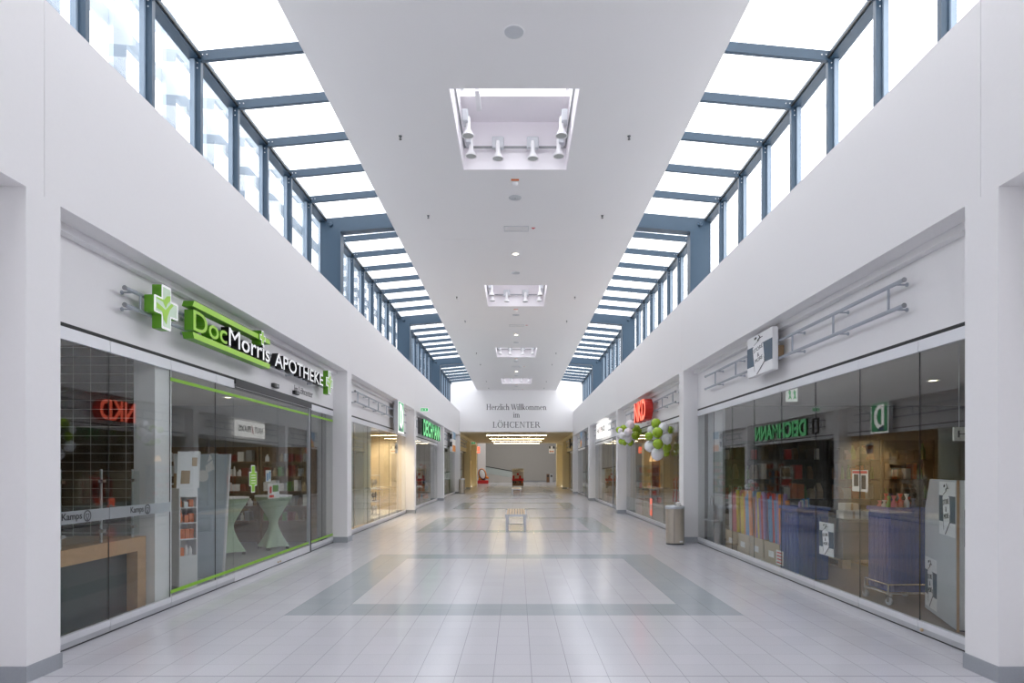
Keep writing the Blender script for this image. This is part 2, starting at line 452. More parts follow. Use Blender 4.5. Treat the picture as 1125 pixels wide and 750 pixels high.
shop('left', -1, 3, 'shop_wall_green', 'grey_floor', 'shop_ceiling_light')
shop('left', -1, 4, 'shop_wall_beige', 'grey_floor', 'shop_ceiling_light')
shop('right', 1, 0, 'dark_wall', 'brown_floor', 'shop_ceiling_light')
shop('right', 1, 1, 'shop_wall_beige', 'grey_floor', 'shop_ceiling_light')
shop('right', 1, 2, 'shop_wall_beige', 'grey_floor', 'shop_ceiling_light')
shop('right', 1, 3, 'shop_wall_grey', 'grey_floor', 'shop_ceiling_light')
shop('right', 1, 4, 'shop_wall_beige', 'grey_floor', 'shop_ceiling_light')
# tiled partition between the bakery and the pharmacy
struct(MB().box(-10.1, -4.30, 7.33, 7.62, 0, 3.02).build('partition', 'kamps_tile'))
struct(MB().box(-4.30, -4.06, 7.31, 7.66, 0, 2.90).build('partition_end', 'white'))

# ------------------------------------------------------------------ shop fronts of glass leaves
WIN = [0]
def leaf(s, a, b, stripe=False, low=0.0, band=False):
    """one frameless glass leaf with clamping rails at head and foot"""
    WIN[0] += 1
    r = sempty('window_%d' % WIN[0], (s*GX, (a+b)/2, 0)); g = 0.004
    a += g; b -= g
    p = MB().box(s*(GX+0.012), s*(GX+0.024), a, b, 0.125, 2.785).build('pane', 'shop_glass', r)
    MB().box(s*(GX-0.004), s*(GX+0.04), a, b, 2.78, 2.845).box(s*(GX+0.002), s*(GX+0.034), a, b, 2.845, 2.895).build('top_rail', 'alu_light', r)
    MB().box(s*(GX-0.004), s*(GX+0.04), a, b, 0.066, 0.128).build('bottom_rail', 'alu_light', r); MB().box(s*(GX+0.002), s*(GX+0.034), a, b, 0.014, 0.064).build('floor_channel', 'alu', r)
    MB().box(s*(GX+0.013), s*(GX+0.023), a-0.0055, a-0.0005, 0.128, 2.78).build('edge_seal', 'gasket', r)
    if stripe:
        MB().box(s*(GX+0.009), s*(GX+0.0115), a, b, 0.165, 0.205).build('green_stripe', 'stripe_green', p)
        MB().box(s*(GX+0.009), s*(GX+0.0115), a, b, 2.655, 2.695).build('green_stripe', 'stripe_green', p)
    if low:
        MB().box(s*(GX+0.025), s*(GX+0.028), a, b, 0.125, low).build('frosting', 'frosted_band', p)
    return r, p
def head_gap(s, a, b):
    q = MB().box(s*(GX+0.001), s*(GX+0.15), a, b, 2.898, 2.93).box(s*(GX+0.004), s*(GX+0.03), a, b, 0, 0.012)
    struct(q.build('trim_%d' % (20 + len([o for o in bpy.data.objects if o.name.startswith('trim_')])), 'gasket'))
A0 = P0+PW; A1 = P0+BAY
for k in range(5):
    for s in (-1, 1): head_gap(s, A0+BAY*k, A1+BAY*k)
# pharmacy and bakery front (near left shop): six leaves and a sliding door
kamps = []
for i, (a, b) in enumerate(((A0, 6.42), (6.42, 7.55), (7.55, 8.69), (8.69, 9.24))):
    r, p = leaf(-1, a, b, stripe=i > 1)
    if i < 2:
        MB().box(-(GX+0.0085), -(GX+0.0115), a+0.004, b-0.004, 1.126, 1.240).build('frosted_band', 'frosted_band', p)
    if i < 2:
        yy = (5.745, 6.77)[i]
        w_ = (0.27, 0.235)[i]
        MB().text('Kamps', (-(GX+0.008), yy, 1.142), LY, LZ, (0.001, 0, 0), w_, 0.082, bold=0.015).build('lettering', 'ink', p)
        q = MB(); cy = yy + w_ + 0.075; cz = 1.183
        n = 28; R, rr = 0.054, 0.043
        pts = [(math.cos(t)*R, math.sin(t)*R) for t in [2*PI*k/n for k in range(n)]]
        inn = [(math.cos(t)*rr, math.sin(t)*rr) for t in [2*PI*k/n for k in range(n)]]
        for k in range(n):
            j = (k+1) % n
            q.prism([pts[k], pts[j], inn[j], inn[k]], (-(GX+0.008), cy, cz), LY, LZ, (0.001, 0, 0))
        for sg in (-1, 1):
            pp = [(sg*0.004, -0.04), (sg*0.012, -0.015), (sg*0.024, 0.004), (sg*0.018, 0.02), (sg*0.004, 0.012)]
            for u0, u1 in zip(pp[:-1], pp[1:]):
                d = Vector((u1[0]-u0[0], u1[1]-u0[1])); nn = Vector((-d.y, d.x)).normalized()*0.004
                q.prism([(u0[0]+nn.x, u0[1]+nn.y), (u1[0]+nn.x, u1[1]+nn.y), (u1[0]-nn.x, u1[1]-nn.y), (u0[0]-nn.x, u0[1]-nn.y)], (-(GX+0.008), cy, cz), LY, LZ, (0.001, 0, 0))
        q.build('emblem', 'ink', p)
leaf(-1, 12.66, 13.45, stripe=True); leaf(-1, 13.45, A1, stripe=True)
def sliding_door(a, b):
    r = sempty('door_1', (-GX, (a+b)/2, 0)); m = (a+b)/2
    MB().box(-(GX-0.02), -(GX+0.14), a, b, 2.80, 2.915).build('header', 'charcoal', r)
    MB().box(-(GX-0.012), -(GX-0.018), a, b, 2.795, 2.84).build('header_trim', 'alu_light', r)
    for i, (y0, y1) in enumerate(((a, m), (m, b-0.10))):
        p = MB().box(-(GX+0.012), -(GX+0.024), y0+0.004, y1-0.004, 0.125, 2.80).build('pane', 'shop_glass', r)
        MB().box(-(GX+0.009), -(GX+0.0115), y0+0.01, y1-0.01, 0.165, 0.205).build('green_stripe', 'stripe_green', p)
        MB().box(-(GX+0.009), -(GX+0.0115), y0+0.01, y1-0.01, 2.655, 2.695).build('green_stripe', 'stripe_green', p)
        MB().box(-(GX-0.004), -(GX+0.04), y0, y1, 0.012, 0.128).build('bottom_rail', 'alu_light', r)
    MB().box(-(GX-0.006), -(GX+0.05), b-0.10, b-0.055, 0.01, 2.80).box(-(GX-0.004), -(GX+0.045), b-0.012, b, 0.01, 2.8).build('door_post', 'alu', r)
    MB().box(-(GX-0.012), -(GX+0.05), b-0.055, b-0.012, 0.0, 2.80).build('door_seal', 'gasket', r)
    MB().box(-(GX-0.005), -(GX+0.03), a, b, 0.0, 0.012).build('threshold', 'gasket', r)
    for yy in (m-0.05, m+0.05): MB().lathe([(0.012, 0), (0.016, 0.01), (0.010, 0.02)], (-(GX-0.004), yy, 0.05), 12, axis=(1, 0, 0)).build('floor_bolt', 'wood_pale', r)
sliding_door(9.24, 12.66)
# right near shop: eight equal leaves
N8 = (A1-A0)/8
for i in range(8): leaf(1, A0+N8*i, A0+N8*(i+1))
# second bays
N6 = (A1-A0)/6
for i in range(6): leaf(-1, A0+BAY+N6*i, A0+BAY+N6*(i+1))
for i in range(6): leaf(1, A0+BAY+N6*i, A0+BAY+N6*(i+1), low=0.62)
for k in (2, 3):
    for i in range(6):
        leaf(-1, A0+BAY*k+N6*i, A0+BAY*k+N6*(i+1))
    for i in range(6):
        if k == 2 and i in (0, 1): continue
        if k == 3 and i in (1, 2): continue
        leaf(1, A0+BAY*k+N6*i, A0+BAY*k+N6*(i+1))
for i in range(4):
    leaf(-1, A0+BAY*4+N6*i, A0+BAY*4+N6*(i+1)); leaf(1, A0+BAY*4+N6*i, A0+BAY*4+N6*(i+1))
# framed double doors of the far right shops
def framed_door(n, a, b, s=1):
    r = sempty('door_%d' % n, (s*GX, (a+b)/2, 0)); m = (a+b)/2
    for y0, y1 in ((a, m), (m, b)):
        f = MB(); t = 0.07; x0, x1 = s*(GX-0.01), s*(GX+0.05)
        f.box(x0, x1, y0+0.005, y0+t, 0.01, 2.91); f.box(x0, x1, y1-t, y1-0.005, 0.01, 2.91)
        f.box(x0, x1, y0+t, y1-t, 2.80, 2.91); f.box(x0, x1, y0+t, y1-t, 0.01, 0.16)
        f.build('door_frame', 'mid_grey', r)
        MB().box(s*(GX+0.012), s*(GX+0.024), y0+t, y1-t, 0.16, 2.80).build('pane', 'shop_glass', r)
        yy = m + (0.14 if y0 == m else -0.14)
        MB().tube((s*(GX-0.06), yy, 0.8), (s*(GX-0.06), yy, 1.9), 0.016).tube((s*(GX-0.06), yy, 0.95), (s*GX, yy, 0.95), 0.01).tube((s*(GX-0.06), yy, 1.75), (s*GX, yy, 1.75), 0.01).build('handle', 'chrome', r)
framed_door(2, A0+BAY*2, A0+BAY*2+N6*2)
framed_door(3, A0+BAY*3+N6, A0+BAY*3+N6*3)

# ------------------------------------------------------------------ skylights
def skylights():
    D = BAY/8; Zt = 7.19; rise = 0.16; xi = CHW + 0.0
    meshes = {}
    def part(name, key, mb, m, parent):
        if key in meshes:
            o = bpy.data.objects.new(name, meshes[key]); COL.objects.link(o); o.parent = parent; return o
        o = mb().build(name, m, parent); meshes[key] = o.data; return o
    wn = 60; tn = 1
    for s in (-1, 1):
        for k in range(-1, 4):
            y0 = 14.55 + BAY*(k-1); r = sempty('window_%d' % wn, (s*EX, y0, SZ)); wn += 1
            last = k == 3
            yl = YH if last else y0 + BAY
            for i in range(8):
                y = y0 + D*i; yn = min(y + D, yl)
                if y > YH - 0.2: break
                if i > 0 or k == -1:
                    p = part('post', ('post', s, i), lambda: MB().box(s*(EX-0.075), s*(EX+0.075), y-0.032, y+0.032, SZ, Zt-0.02), 'steel_blue', r)
                    part('sash', ('psash', s, i), lambda: MB().box(s*(EX+0.0), s*(EX+0.06), y+0.033, y+0.062, SZ, Zt-0.06).box(s*(EX+0.0), s*(EX+0.06), y-0.062, y-0.033, SZ, Zt-0.06), 'steel_blue_sash', p)
                    def raf():
                        q = MB()
                        q.prism([(0, -0.07), (EX-xi, rise-0.07), (EX-xi, rise+0.06), (0, 0.06)], (s*EX, y-0.032, Zt), (-s, 0, 0), LZ, (0, 0.064, 0))
                        return q
                    p = part('rafter', ('raf', s, i), raf, 'steel_blue', r)
                    def bolts():
                        q = MB()
                        for dx in (0.10, 0.16): q.lathe([(0.009, 0), (0.009, 0.006), (0.004, 0.009)], (s*(EX-dx), y-0.032, Zt+0.01), 8, axis=(0, -1, 0))
                        for dz in (0.10, 0.17): q.lathe([(0.009, 0), (0.009, 0.006), (0.004, 0.009)], (s*(EX-0.03), y-0.032, Zt-dz), 8, axis=(0, -1, 0))
                        return q
                    part('bolt_head', ('bolt', s, i), bolts, 'alu_light', p)  # bolt heads on post and rafter
                part('glass_pane', ('vp', s, i, round(yn-y, 2)), lambda: MB().box(s*(EX+0.02), s*(EX+0.04), y+0.005, yn-0.005, SZ, Zt-0.03), 'sky_glass', r)
                def rp():
                    return MB().prism([(-0.1, 0.075-0.01), (EX-xi, rise+0.075), (EX-xi, rise+0.095), (-0.1, 0.095-0.01)], (s*EX, y+0.005, Zt), (-s, 0, 0), LZ, (0, yn-y-0.01, 0))
                part('roof_pane', ('rp', s, i, round(yn-y, 2)), rp, 'sky_glass', r)
            ye = yl
            MB().box(s*(EX-0.06), s*(EX+0.10), y0, ye, Zt-0.05, Zt+0.055).build('eave_beam', 'steel_blue', r)
            MB().box(s*(EX-0.085), s*(EX-0.062), y0, ye, Zt-0.035, Zt-0.015).build('eave_channel', 'gasket', r)
            MB().box(s*(EX-0.02), s*(EX+0.08), y0, ye, SZ, SZ+0.03).build('sill_profile', 'steel_blue', r)
        for k in range(3):
            y0 = 14.43 + BAY*k; r = sempty('trim_%d' % tn, (s*EX, y0, SZ)); tn += 1
            xo = EX + 0.06; xp = 3.93
            def hbeam(pts0):
                q = MB(); q.prism(pts0, (0, y0, 0), (s, 0, 0), LZ, (0, 0.20, 0)); return q
            hbeam([(xo, SZ), (xp, SZ), (xp, 6.95), (xo, 6.95)]).build('portal_post', 'steel_blue', r)
            hbeam([(xo, 6.95), (xp, 6.95), (CHW, 7.06), (CHW, 7.36), (xo, 7.20)]).build('portal_beam', 'steel_blue', r)
            q = MB(); q.prism([(xp, SZ), (xp-0.03, SZ), (xp-0.03, 6.915), (xp, 6.95)], (0, y0-0.02, 0), (s, 0, 0), LZ, (0, 0.26, 0))
            q.prism([(xp-0.03, 6.915), (CHW, 7.025), (CHW, 7.06), (xp, 6.95)], (0, y0-0.02, 0), (s, 0, 0), LZ, (0, 0.26, 0))
            q.build('portal_flange', 'steel_blue', r)
            MB().lathe([(0.05, 0), (0.05, 0.03), (0.03, 0.05)], (s*4.12, y0, 7.07), 14, axis=(0, -1, 0)).build('cover_cap', 'steel_blue', r)
        # pale maintenance lattice on the roof outside the left clerestory
        if s < 0:
            q = MB()
            for i in range(35):
                yy = 14.55 + 0.30 + D*(i-9)
                if 4 < yy < 43: q.box(-4.86, -4.80, yy-0.13, yy+0.13, SZ-0.4, 8.0)
            for z0 in (5.62, 6.28, 6.94, 7.6): q.box(-4.92, -4.86, 3, 44, z0, z0+0.20)
            struct(q.build('exterior_lattice', 'pale_lattice'))
skylights()
# ================================================================== SIGNS ABOVE THE SHOPS
def rails(s, ya, yb, z1, z2, label, step=1.17):
    X = 3.886; r = thing('sign_rail', label, 'sign rail', (s*X, ya, z2), 'tubular sign rails over the shop fronts')
    for z in (z1, z2):
        t = MB().tube((s*X, ya, z), (s*X, yb, z), 0.021, 10).build('rail_tube', 'rail_tube', r)
        MB().tube((s*X, ya-0.006, z), (s*X, ya, z), 0.025, 10).build('end_cap', 'mid_grey', t); MB().tube((s*X, yb, z), (s*X, yb+0.006, z), 0.025, 10).build('end_cap', 'mid_grey', t)
    y = ya + 0.27
    while y < yb - 0.1:
        MB().tube((s*X, y, z2), (s*X, y, z1), 0.013, 8).build('rung', 'rail_tube', r)
        for z in (z1, z2):
            MB().tube((s*(X+0.012), y-0.13, z-0.01), (s*GX, y-0.13, z-0.01), 0.010, 8).lathe([(0.022, 0), (0.022, 0.012)], (s*(GX-0.012), y-0.13, z-0.01), 10, axis=(s, 0, 0)).build('standoff', 'rail_tube', r)
        y += step
    return r
rails(-1, 6.46, 13.25, 3.435, 3.265, 'long steel sign rail carrying the green and white pharmacy lettering')
rails(1, 6.43, 13.20, 3.505, 3.25, 'long steel ladder rail behind the square tag sign box on the near shop')
rails(-1, 15.65, 22.75, 3.505, 3.25, 'steel ladder rail behind the tall box sign with the green letter')
rails(1, 15.70, 22.75, 3.505, 3.25, 'steel ladder rail behind the red block letters over the balloons')
rails(-1, 25.0, 32.0, 3.505, 3.25, 'steel ladder rail behind the green shoe shop letters')
rails(1, 25.0, 32.0, 3.505, 3.25, 'steel ladder rail behind the white lit box sign')
rails(-1, 34.3, 41.2, 3.505, 3.25, 'steel ladder rail of the last shop before the low passage, beside the waste bin')
rails(1, 34.3, 41.2, 3.505, 3.25, 'steel ladder rail with the small blue and orange box sign')
rails(-1, 43.6, 50.4, 3.505, 3.25, 'steel ladder rail in the low passage, on the side of the kiddie ride')
rails(1, 43.6, 50.4, 3.505, 3.25, 'steel ladder rail in the low passage, behind the round dark emblem')

def cross_pts(h, arm, r=0.012):
    a = arm
    P = [(-a, -h), (a, -h), (a, -a), (h, -a), (h, a), (a, a), (a, h), (-a, h), (-a, a), (-h, a), (-h, -a), (-a, -a)]
    out = []
    n = len(P)
    for i in range(n):
        p, q, t = Vector(P[i-1]), Vector(P[i]), Vector(P[(i+1) % n])
        d0 = (p-q).normalized()*r; d1 = (t-q).normalized()*r
        out += [tuple(q+d0), tuple(q+(d0+d1)*0.3), tuple(q+d1)]
    return out
def flat(mb, pts, x, cy, cz, s, th=0.004, mi=0):
    return mb.prism(pts, (s*x, cy, cz), (0, -s, 0), LZ, (-s*th, 0, 0), mi)
def cross_sign(cy, cz, size, label):
    r = thing('cross_sign', label, 'sign', (-3.88, cy, cz-size/2), 'green pharmacy cross boxes')
    MB().prism(cross_pts(size/2, size*0.19), (-3.857, cy, cz), LY, LZ, (0.102, 0, 0)).build('body', 'green_side', r)
    f = MB().prism(cross_pts(size/2, size*0.19), (-3.755, cy, cz), LY, LZ, (0.006, 0, 0)).build('border', 'sign_white', r)
    k = size/2*0.90
    f2 = MB().prism(cross_pts(k, size*0.155, 0.008), (-3.749, cy, cz), LY, LZ, (0.003, 0, 0)).build('face', 'green_pale', r)
    q = MB(); e = size
    q.prism([(-0.42*e, 0.12*e), (-0.16*e, 0.10*e), (-0.05*e, -0.02*e), (0.02*e, 0.10*e), (0.14*e, 0.20*e), (0.15*e, 0.31*e), (0.0, 0.27*e), (-0.12*e, 0.16*e), (-0.2*e, 0.15*e), (-0.42*e, 0.15*e)], (-3.746, cy, cz), LY, LZ, (0.002, 0, 0))
    q.prism([(-0.42*e, -0.10*e), (-0.2*e, -0.12*e), (-0.14*e, -0.3*e), (-0.02*e, -0.38*e), (0.02*e, -0.2*e), (0.12*e, -0.02*e), (0.28*e, 0.12*e), (0.2*e, 0.15*e), (0.08*e, 0.06*e), (-0.06*e, -0.06*e), (-0.2*e, -0.02*e), (-0.42*e, 0.03*e)], (-3.746, cy, cz), LY, LZ, (0.002, 0, 0))
    q.build('emblem', 'green_face', f2)
    return r
cross_sign(6.98, 3.36, 0.47, 'green and white cross sign box at the near end of the pharmacy lettering')
cross_sign(13.06, 3.36, 0.47, 'green and white cross sign box at the far end of the pharmacy lettering')

r = thing('shop_sign', 'long green and white letter sign between two green bars over the pharmacy door', 'sign', (-3.88, 7.52, 3.13))
letters('DocMorris', (-3.857, 7.56, 3.245), LY, LZ, (0.107, 0, 0), 2.34, 0.245, 'letter', lambda i: ['green_face', 'green_side'] if i < 3 else ['sign_white', 'black'], r, 0.008)
def bar(z0, z1, y0, y1, nm):
    q = MB()
    q.prism([(y0-7.5, z0), (y1-7.5, z0), (y1-7.5-0.02, z1), (y0-7.5+0.04, z1)] if nm else [(y0-7.5+0.04, z0), (y1-7.5-0.02, z0), (y1-7.5, z1), (y0-7.5, z1)], (-3.857, 7.5, 0), LY, LZ, (0.127, 0, 0), 0, 1)
    return q.build('green_bar', ['green_face', 'green_side'], r)
bar(3.515, 3.585, 7.50, 9.86, 1); bar(3.145, 3.215, 7.50, 9.86, 0)
c = MB().prism(cross_pts(0.105, 0.042, 0.006), (-3.857, 9.52, 3.55), LY, LZ, (0.147, 0, 0), 0, 1).build('small_cross', ['sign_white', 'green_side'], r)
MB().prism(cross_pts(0.085, 0.026, 0.004), (-3.71, 9.52, 3.55), LY, LZ, (0.004, 0, 0)).build('cross_face', 'green_face', c)
r = thing('shop_sign', 'white capital letters with deep black sides right of the green pharmacy sign', 'sign', (-3.88, 10.1, 3.22))
letters('APOTHEKE', (-3.857, 10.12, 3.235), LY, LZ, (0.10, 0, 0), 2.52, 0.225, 'letter', ['sign_white', 'black'], r, 0.008)
tag(MB().text('Im Löhcenter', (-4.004, 11.72, 3.02), LY, LZ, (0.002, 0, 0), 1.05, 0.125).build('fascia_lettering', 'letter_grey'), 'small dark lettering on the white fascia under the pharmacy sign', 'lettering')
for yy, lb in ((10.72, 'small black door sensor on the pharmacy fascia, nearer of the two'), (11.72, 'small black door sensor on the pharmacy fascia, next to the small lettering')):
    r = thing('door_sensor', lb, 'sensor', (-4.0, yy, 2.98), 'black door sensors over the sliding door')
    MB().bbox(-4.005, -3.945, yy-0.11, yy+0.11, 2.965, 3.035, 0.012).build('housing', 'black', r)
    MB().box(-3.946, -3.942, yy-0.03, yy+0.08, 2.98, 3.02).build('lens', 'mid_grey', r)

def tag_logo(parent, o, u, v, n, W, H, band=True, card=False):
    """white card with a blue band, a white tilted tag with a hook and the lettering STORE & MORE"""
    o, u, v, n = map(Vector, (o, u, v, n)); e = n*0.002
    if card: MB().prism([(0, 0), (W, 0), (W, H), (0, H)], o + n*0.0002, u, v, n*0.0006).build('card', 'white', parent)
    if band:
        MB().prism([(0, 0.25*H), (W, 0.25*H), (W, 0.74*H), (0, 0.74*H)], o + n*0.001, u, v, e).build('blue_band', 'slate_blue', parent)
    t = [(0.33*W, 0.10*H), (0.42*W, 0.02*H), (0.72*W, 0.27*H), (0.66*W, 0.72*H), (0.36*W, 0.80*H), (0.24*W, 0.70*H)]
    MB().prism(t, o + n*0.003, u, v, e).build('tag_shape', 'white', parent)
    q = MB()
    def ln(a, b, w):
        d = (Vector(b)-Vector(a)); m = Vector((-d.y, d.x)).normalized()*w*0.5
        q.prism([(a[0]+m.x, a[1]+m.y), (b[0]+m.x, b[1]+m.y), (b[0]-m.x, b[1]-m.y), (a[0]-m.x, a[1]-m.y)], o + n*0.005, u, v, e)
    ln((0.42*W, 0.02*H), (0.72*W, 0.27*H), 0.022*H); ln((0.72*W, 0.27*H), (0.69*W, 0.40*H), 0.016*H)
    ln((0.24*W, 0.70*H), (0.33*W, 0.10*H), 0.008*H)
    ln((0.30*W, 0.76*H), (0.50*W, 0.84*H), 0.012*H)
    ln((0.44*W, 0.84*H), (0.55*W, 0.90*H), 0.03*H); ln((0.55*W, 0.90*H), (0.48*W, 0.965*H), 0.022*H); ln((0.52*W, 0.88*H), (0.64*W, 0.885*H), 0.015*H)
    ln((0.32*W, 0.91*H), (0.40*W, 0.93*H), 0.045*H)
    q.build('hook_drawing', 'ink', parent)
    q = MB(); ud = (u*math.cos(0.12) + v*math.sin(0.12)); vd = (v*math.cos(0.12) - u*math.sin(0.12))
    for tx, a, b, w in (('STORE', 0.285, 0.56, 0.36), ('&', 0.44, 0.44, 0.07), ('MORE', 0.345, 0.30, 0.30)):
        q.text(tx, o + u*(a*W) + v*(b*H) + n*0.005, ud, vd, e, w*W, 0.095*H)
    q.build('lettering', 'ink', parent)
# box sign of the right near shop
r = thing('box_sign', 'square white box sign with a blue band and a tilted price tag drawing', 'sign', (3.77, 9.96, 3.08))
MB().bbox(3.77, 3.857, 9.45, 10.48, 3.08, 3.71, 0.008).build('box', 'white', r)
MB().box(3.857, 4.0, 9.60, 9.66, 3.30, 3.46).build('bracket', 'tan', r); MB().box(3.857, 4.0, 10.26, 10.32, 3.30, 3.46).build('bracket', 'tan', r)
tag_logo(r, (3.77, 10.48, 3.08), (0, -1, 0), LZ, (-1, 0, 0), 1.03, 0.63)

# tall box sign with the letter D
def box_frame(r, s, x0, x1, ya, yb, za, zb, face, border):
    MB().bbox(s*x0, s*x1, ya, yb, za, zb, 0.008).build('box', 'light_grey', r)
    f = MB().box(s*(x0-0.004), s*x0, ya+0.01, yb-0.01, za+0.01, zb-0.01).build('face', border, r)
    MB().box(s*(x0-0.007), s*(x0-0.004), ya+0.07, yb-0.05, za+0.06, zb-0.08).build('inner_face', face, r)
r = thing('box_sign', 'tall box sign with a big white letter on green, over the jewellery window', 'sign', (-3.72, 20.9, 2.74))
box_frame(r, -1, 3.72, 3.857, 20.4, 21.42, 2.76, 3.84, 'emerald', 'lit_white')
q = MB()
q.box(-3.7125, -3.709, 20.43, 21.39, 3.80, 3.82).box(-3.7125, -3.709, 20.43, 20.45, 2.80, 3.8)
q.build('edge_line', 'navy', r)
q = MB()
Dout = [(0.24, 0.14), (0.46, 0.14)] + [(0.46+0.36*math.sin(t), 0.54-0.40*math.cos(t)) for t in [PI*k/12 for k in range(1, 12)]] + [(0.46, 0.94), (0.24, 0.94)]
Din = [(0.39, 0.28), (0.46, 0.28)] + [(0.46+0.20*math.sin(t), 0.54-0.26*math.cos(t)) for t in [PI*k/12 for k in range(1, 12)]] + [(0.46, 0.80), (0.39, 0.80)]
for i in range(len(Dout)):
    j = (i+1) % len(Dout)
    q.prism([Dout[i], Dout[j], Din[j], Din[i]], (-3.713, 20.4, 2.76), LY, LZ, (0.004, 0, 0))
q.build('letter', 'lit_white', r)
MB().prism([(0.24, 0.08), (0.60, 0.08), (0.50, 0.20), (0.36, 0.22), (0.30, 0.28), (0.24, 0.24)], (-3.708, 20.4, 2.76), LY, LZ, (0.003, 0, 0)).build('blue_swoosh', 'navy', r)

r = thing('shop_sign', 'bright green capital letters with a small bracket mark over the shoe shop', 'sign', (-3.87, 25.5, 2.97))
letters('DEICHMANN', (-3.857, 26.35, 2.97), LY, LZ, (0.085, 0, 0), 5.6, 0.70, 'letter', ['shoe_green', 'shoe_green_side'], r, 0.03)
q = MB(); q.box(-3.857, -3.79, 25.35, 25.42, 2.99, 3.63).box(-3.857, -3.79, 25.42, 25.85, 3.56, 3.63).box(-3.857, -3.79, 25.55, 25.85, 2.99, 3.06).box(-3.857, -3.79, 25.78, 25.85, 3.06, 3.56).build('bracket_mark', ['letter_grey'], r)

r = thing('exit_sign', 'green and white exit sign on a bracket over the near end of the shoe shop', 'sign', (-3.6, 25.0, 3.80))
MB().bbox(-3.72, -3.42, 24.97, 25.03, 3.83, 3.97, 0.006).build('box', 'exit_white', r)
MB().box(-3.705, -3.435, 24.965, 24.97, 3.845, 3.955).box(-3.705, -3.435, 25.03, 25.035, 3.845, 3.955).build('panel', 'exit_green', r)
q = MB()
for y, sgn in ((24.9645, 1), (25.0355, -1)):
    q.prism([(0.02, 0.05), (0.06, 0.085), (0.06, 0.062), (0.10, 0.062), (0.10, 0.042), (0.06, 0.042), (0.06, 0.02)], (-3.70, y, 3.845), LX, LZ, (0, -0.001*sgn, 0))
    q.prism([(0.13, 0.02), (0.16, 0.05), (0.155, 0.08), (0.18, 0.085), (0.20, 0.055), (0.185, 0.02), (0.17, 0.045)], (-3.70, y, 3.845), LX, LZ, (0, -0.001*sgn, 0))
q.build('pictogram', 'exit_white', r)
MB().box(-3.72, -3.70, 24.99, 25.01, 3.87, 3.93).build('bracket', 'alu', r)
# move the sign so that its bracket meets the wall
r.location.x += 0.025

r = thing('shop_sign', 'thick red block letters over the clothing shop with the balloons', 'sign', (3.70, 19.4, 3.05))
letters('NKD', (3.857, 19.85, 3.02), (0, -1, 0), LZ, (-0.222, 0, 0), 1.70, 0.595, 'letter', ['red_sign', 'red_side'], r, 0.03)
r = thing('fascia_plate', 'tiny row of small letters on the fascia below the red block letters', 'lettering', (4.0, 19.3, 2.97))
MB().text('NKD', (4.003, 19.7, 2.965), (0, -1, 0), LZ, (-0.002, 0, 0), 0.34, 0.055).build('lettering', 'mid_grey', r)

r = thing('box_sign', 'white lit box sign with small dark lettering and a red mark', 'sign', (3.78, 28.85, 3.02))
MB().bbox(3.78, 3.857, 27.3, 30.4, 3.02, 3.70, 0.01).build('box', 'lit_white', r)
q = MB(); q.text('HAUT', (3.779, 30.15, 3.23), (0, -1, 0), LZ, (-0.003, 0, 0), 0.95, 0.27, bold=0.02).text('PRAXIS', (3.779, 28.8, 3.23), (0, -1, 0), LZ, (-0.003, 0, 0), 1.3, 0.27, bold=0.02).build('lettering', 'ink', r)
MB().prism([(0, 0), (0.14, 0.05), (0.22, 0.42), (0.08, 0.25)], (3.778, 29.1, 3.16), (0, -1, 0), LZ, (-0.003, 0, 0)).build('red_mark', 'red', r)

r = thing('box_sign', 'small upright box sign in blue and orange beside the white lit sign', 'sign', (3.76, 37.2, 2.8))
MB().bbox(3.72, 3.857, 36.6, 37.7, 2.85, 3.75, 0.01).build('box', 'light_grey', r)
MB().box(3.715, 3.72, 36.62, 37.68, 3.2, 3.73).build('blue_face', 'sky_blue', r)
MB().prism([(0, 0), (0.5, 0), (0.62, 0.2), (0.4, 0.5), (0.3, 0.3), (0.15, 0.4), (0.05, 0.2)], (3.713, 37.5, 2.87), (0, -1, 0), LZ, (-0.005, 0, 0)).build('flame_shape', 'orange', r)
MB().prism([(0.08, 0.02), (0.4, 0.02), (0.36, 0.16), (0.2, 0.2)], (3.708, 37.45, 2.88), (0, -1, 0), LZ, (-0.004, 0, 0)).build('flame_heart', 'yellow', r)

r = thing('box_sign', 'upright white box sign with blue top and orange foot near the low passage', 'sign', (-3.74, 38.9, 2.5))
MB().bbox(-3.70, -3.857, 37.4, 39.3, 2.62, 3.82, 0.01).build('box', 'white', r)
MB().box(-3.695, -3.70, 37.5, 39.2, 3.35, 3.78).build('blue_face', 'sky_blue', r)
MB().box(-3.695, -3.70, 37.5, 39.2, 2.64, 3.0).build('orange_face', 'orange', r)
for zz in (2.9, 3.35): MB().box(-3.72, -3.85, 37.39, 37.4, zz, zz+0.28).build('dark_panel', 'charcoal', r)

r = thing('emblem_sign', 'round dark emblem on the cream fascia in the low passage', 'sign', (3.85, 46.2, 3.1))
MB().lathe([(0.36, 0), (0.36, 0.05), (0.30, 0.08)], (3.85, 46.2, 3.42), 24, axis=(-1, 0, 0)).build('disc', 'charcoal', r)
MB().lathe([(0.13, 0), (0.13, 0.02)], (3.77, 46.2, 3.42), 16, axis=(-1, 0, 0)).build('centre', 'tan', r)
MB().box(3.85, 4.0, 46.32, 46.42, 3.3, 3.45).build('bracket', 'charcoal', r)

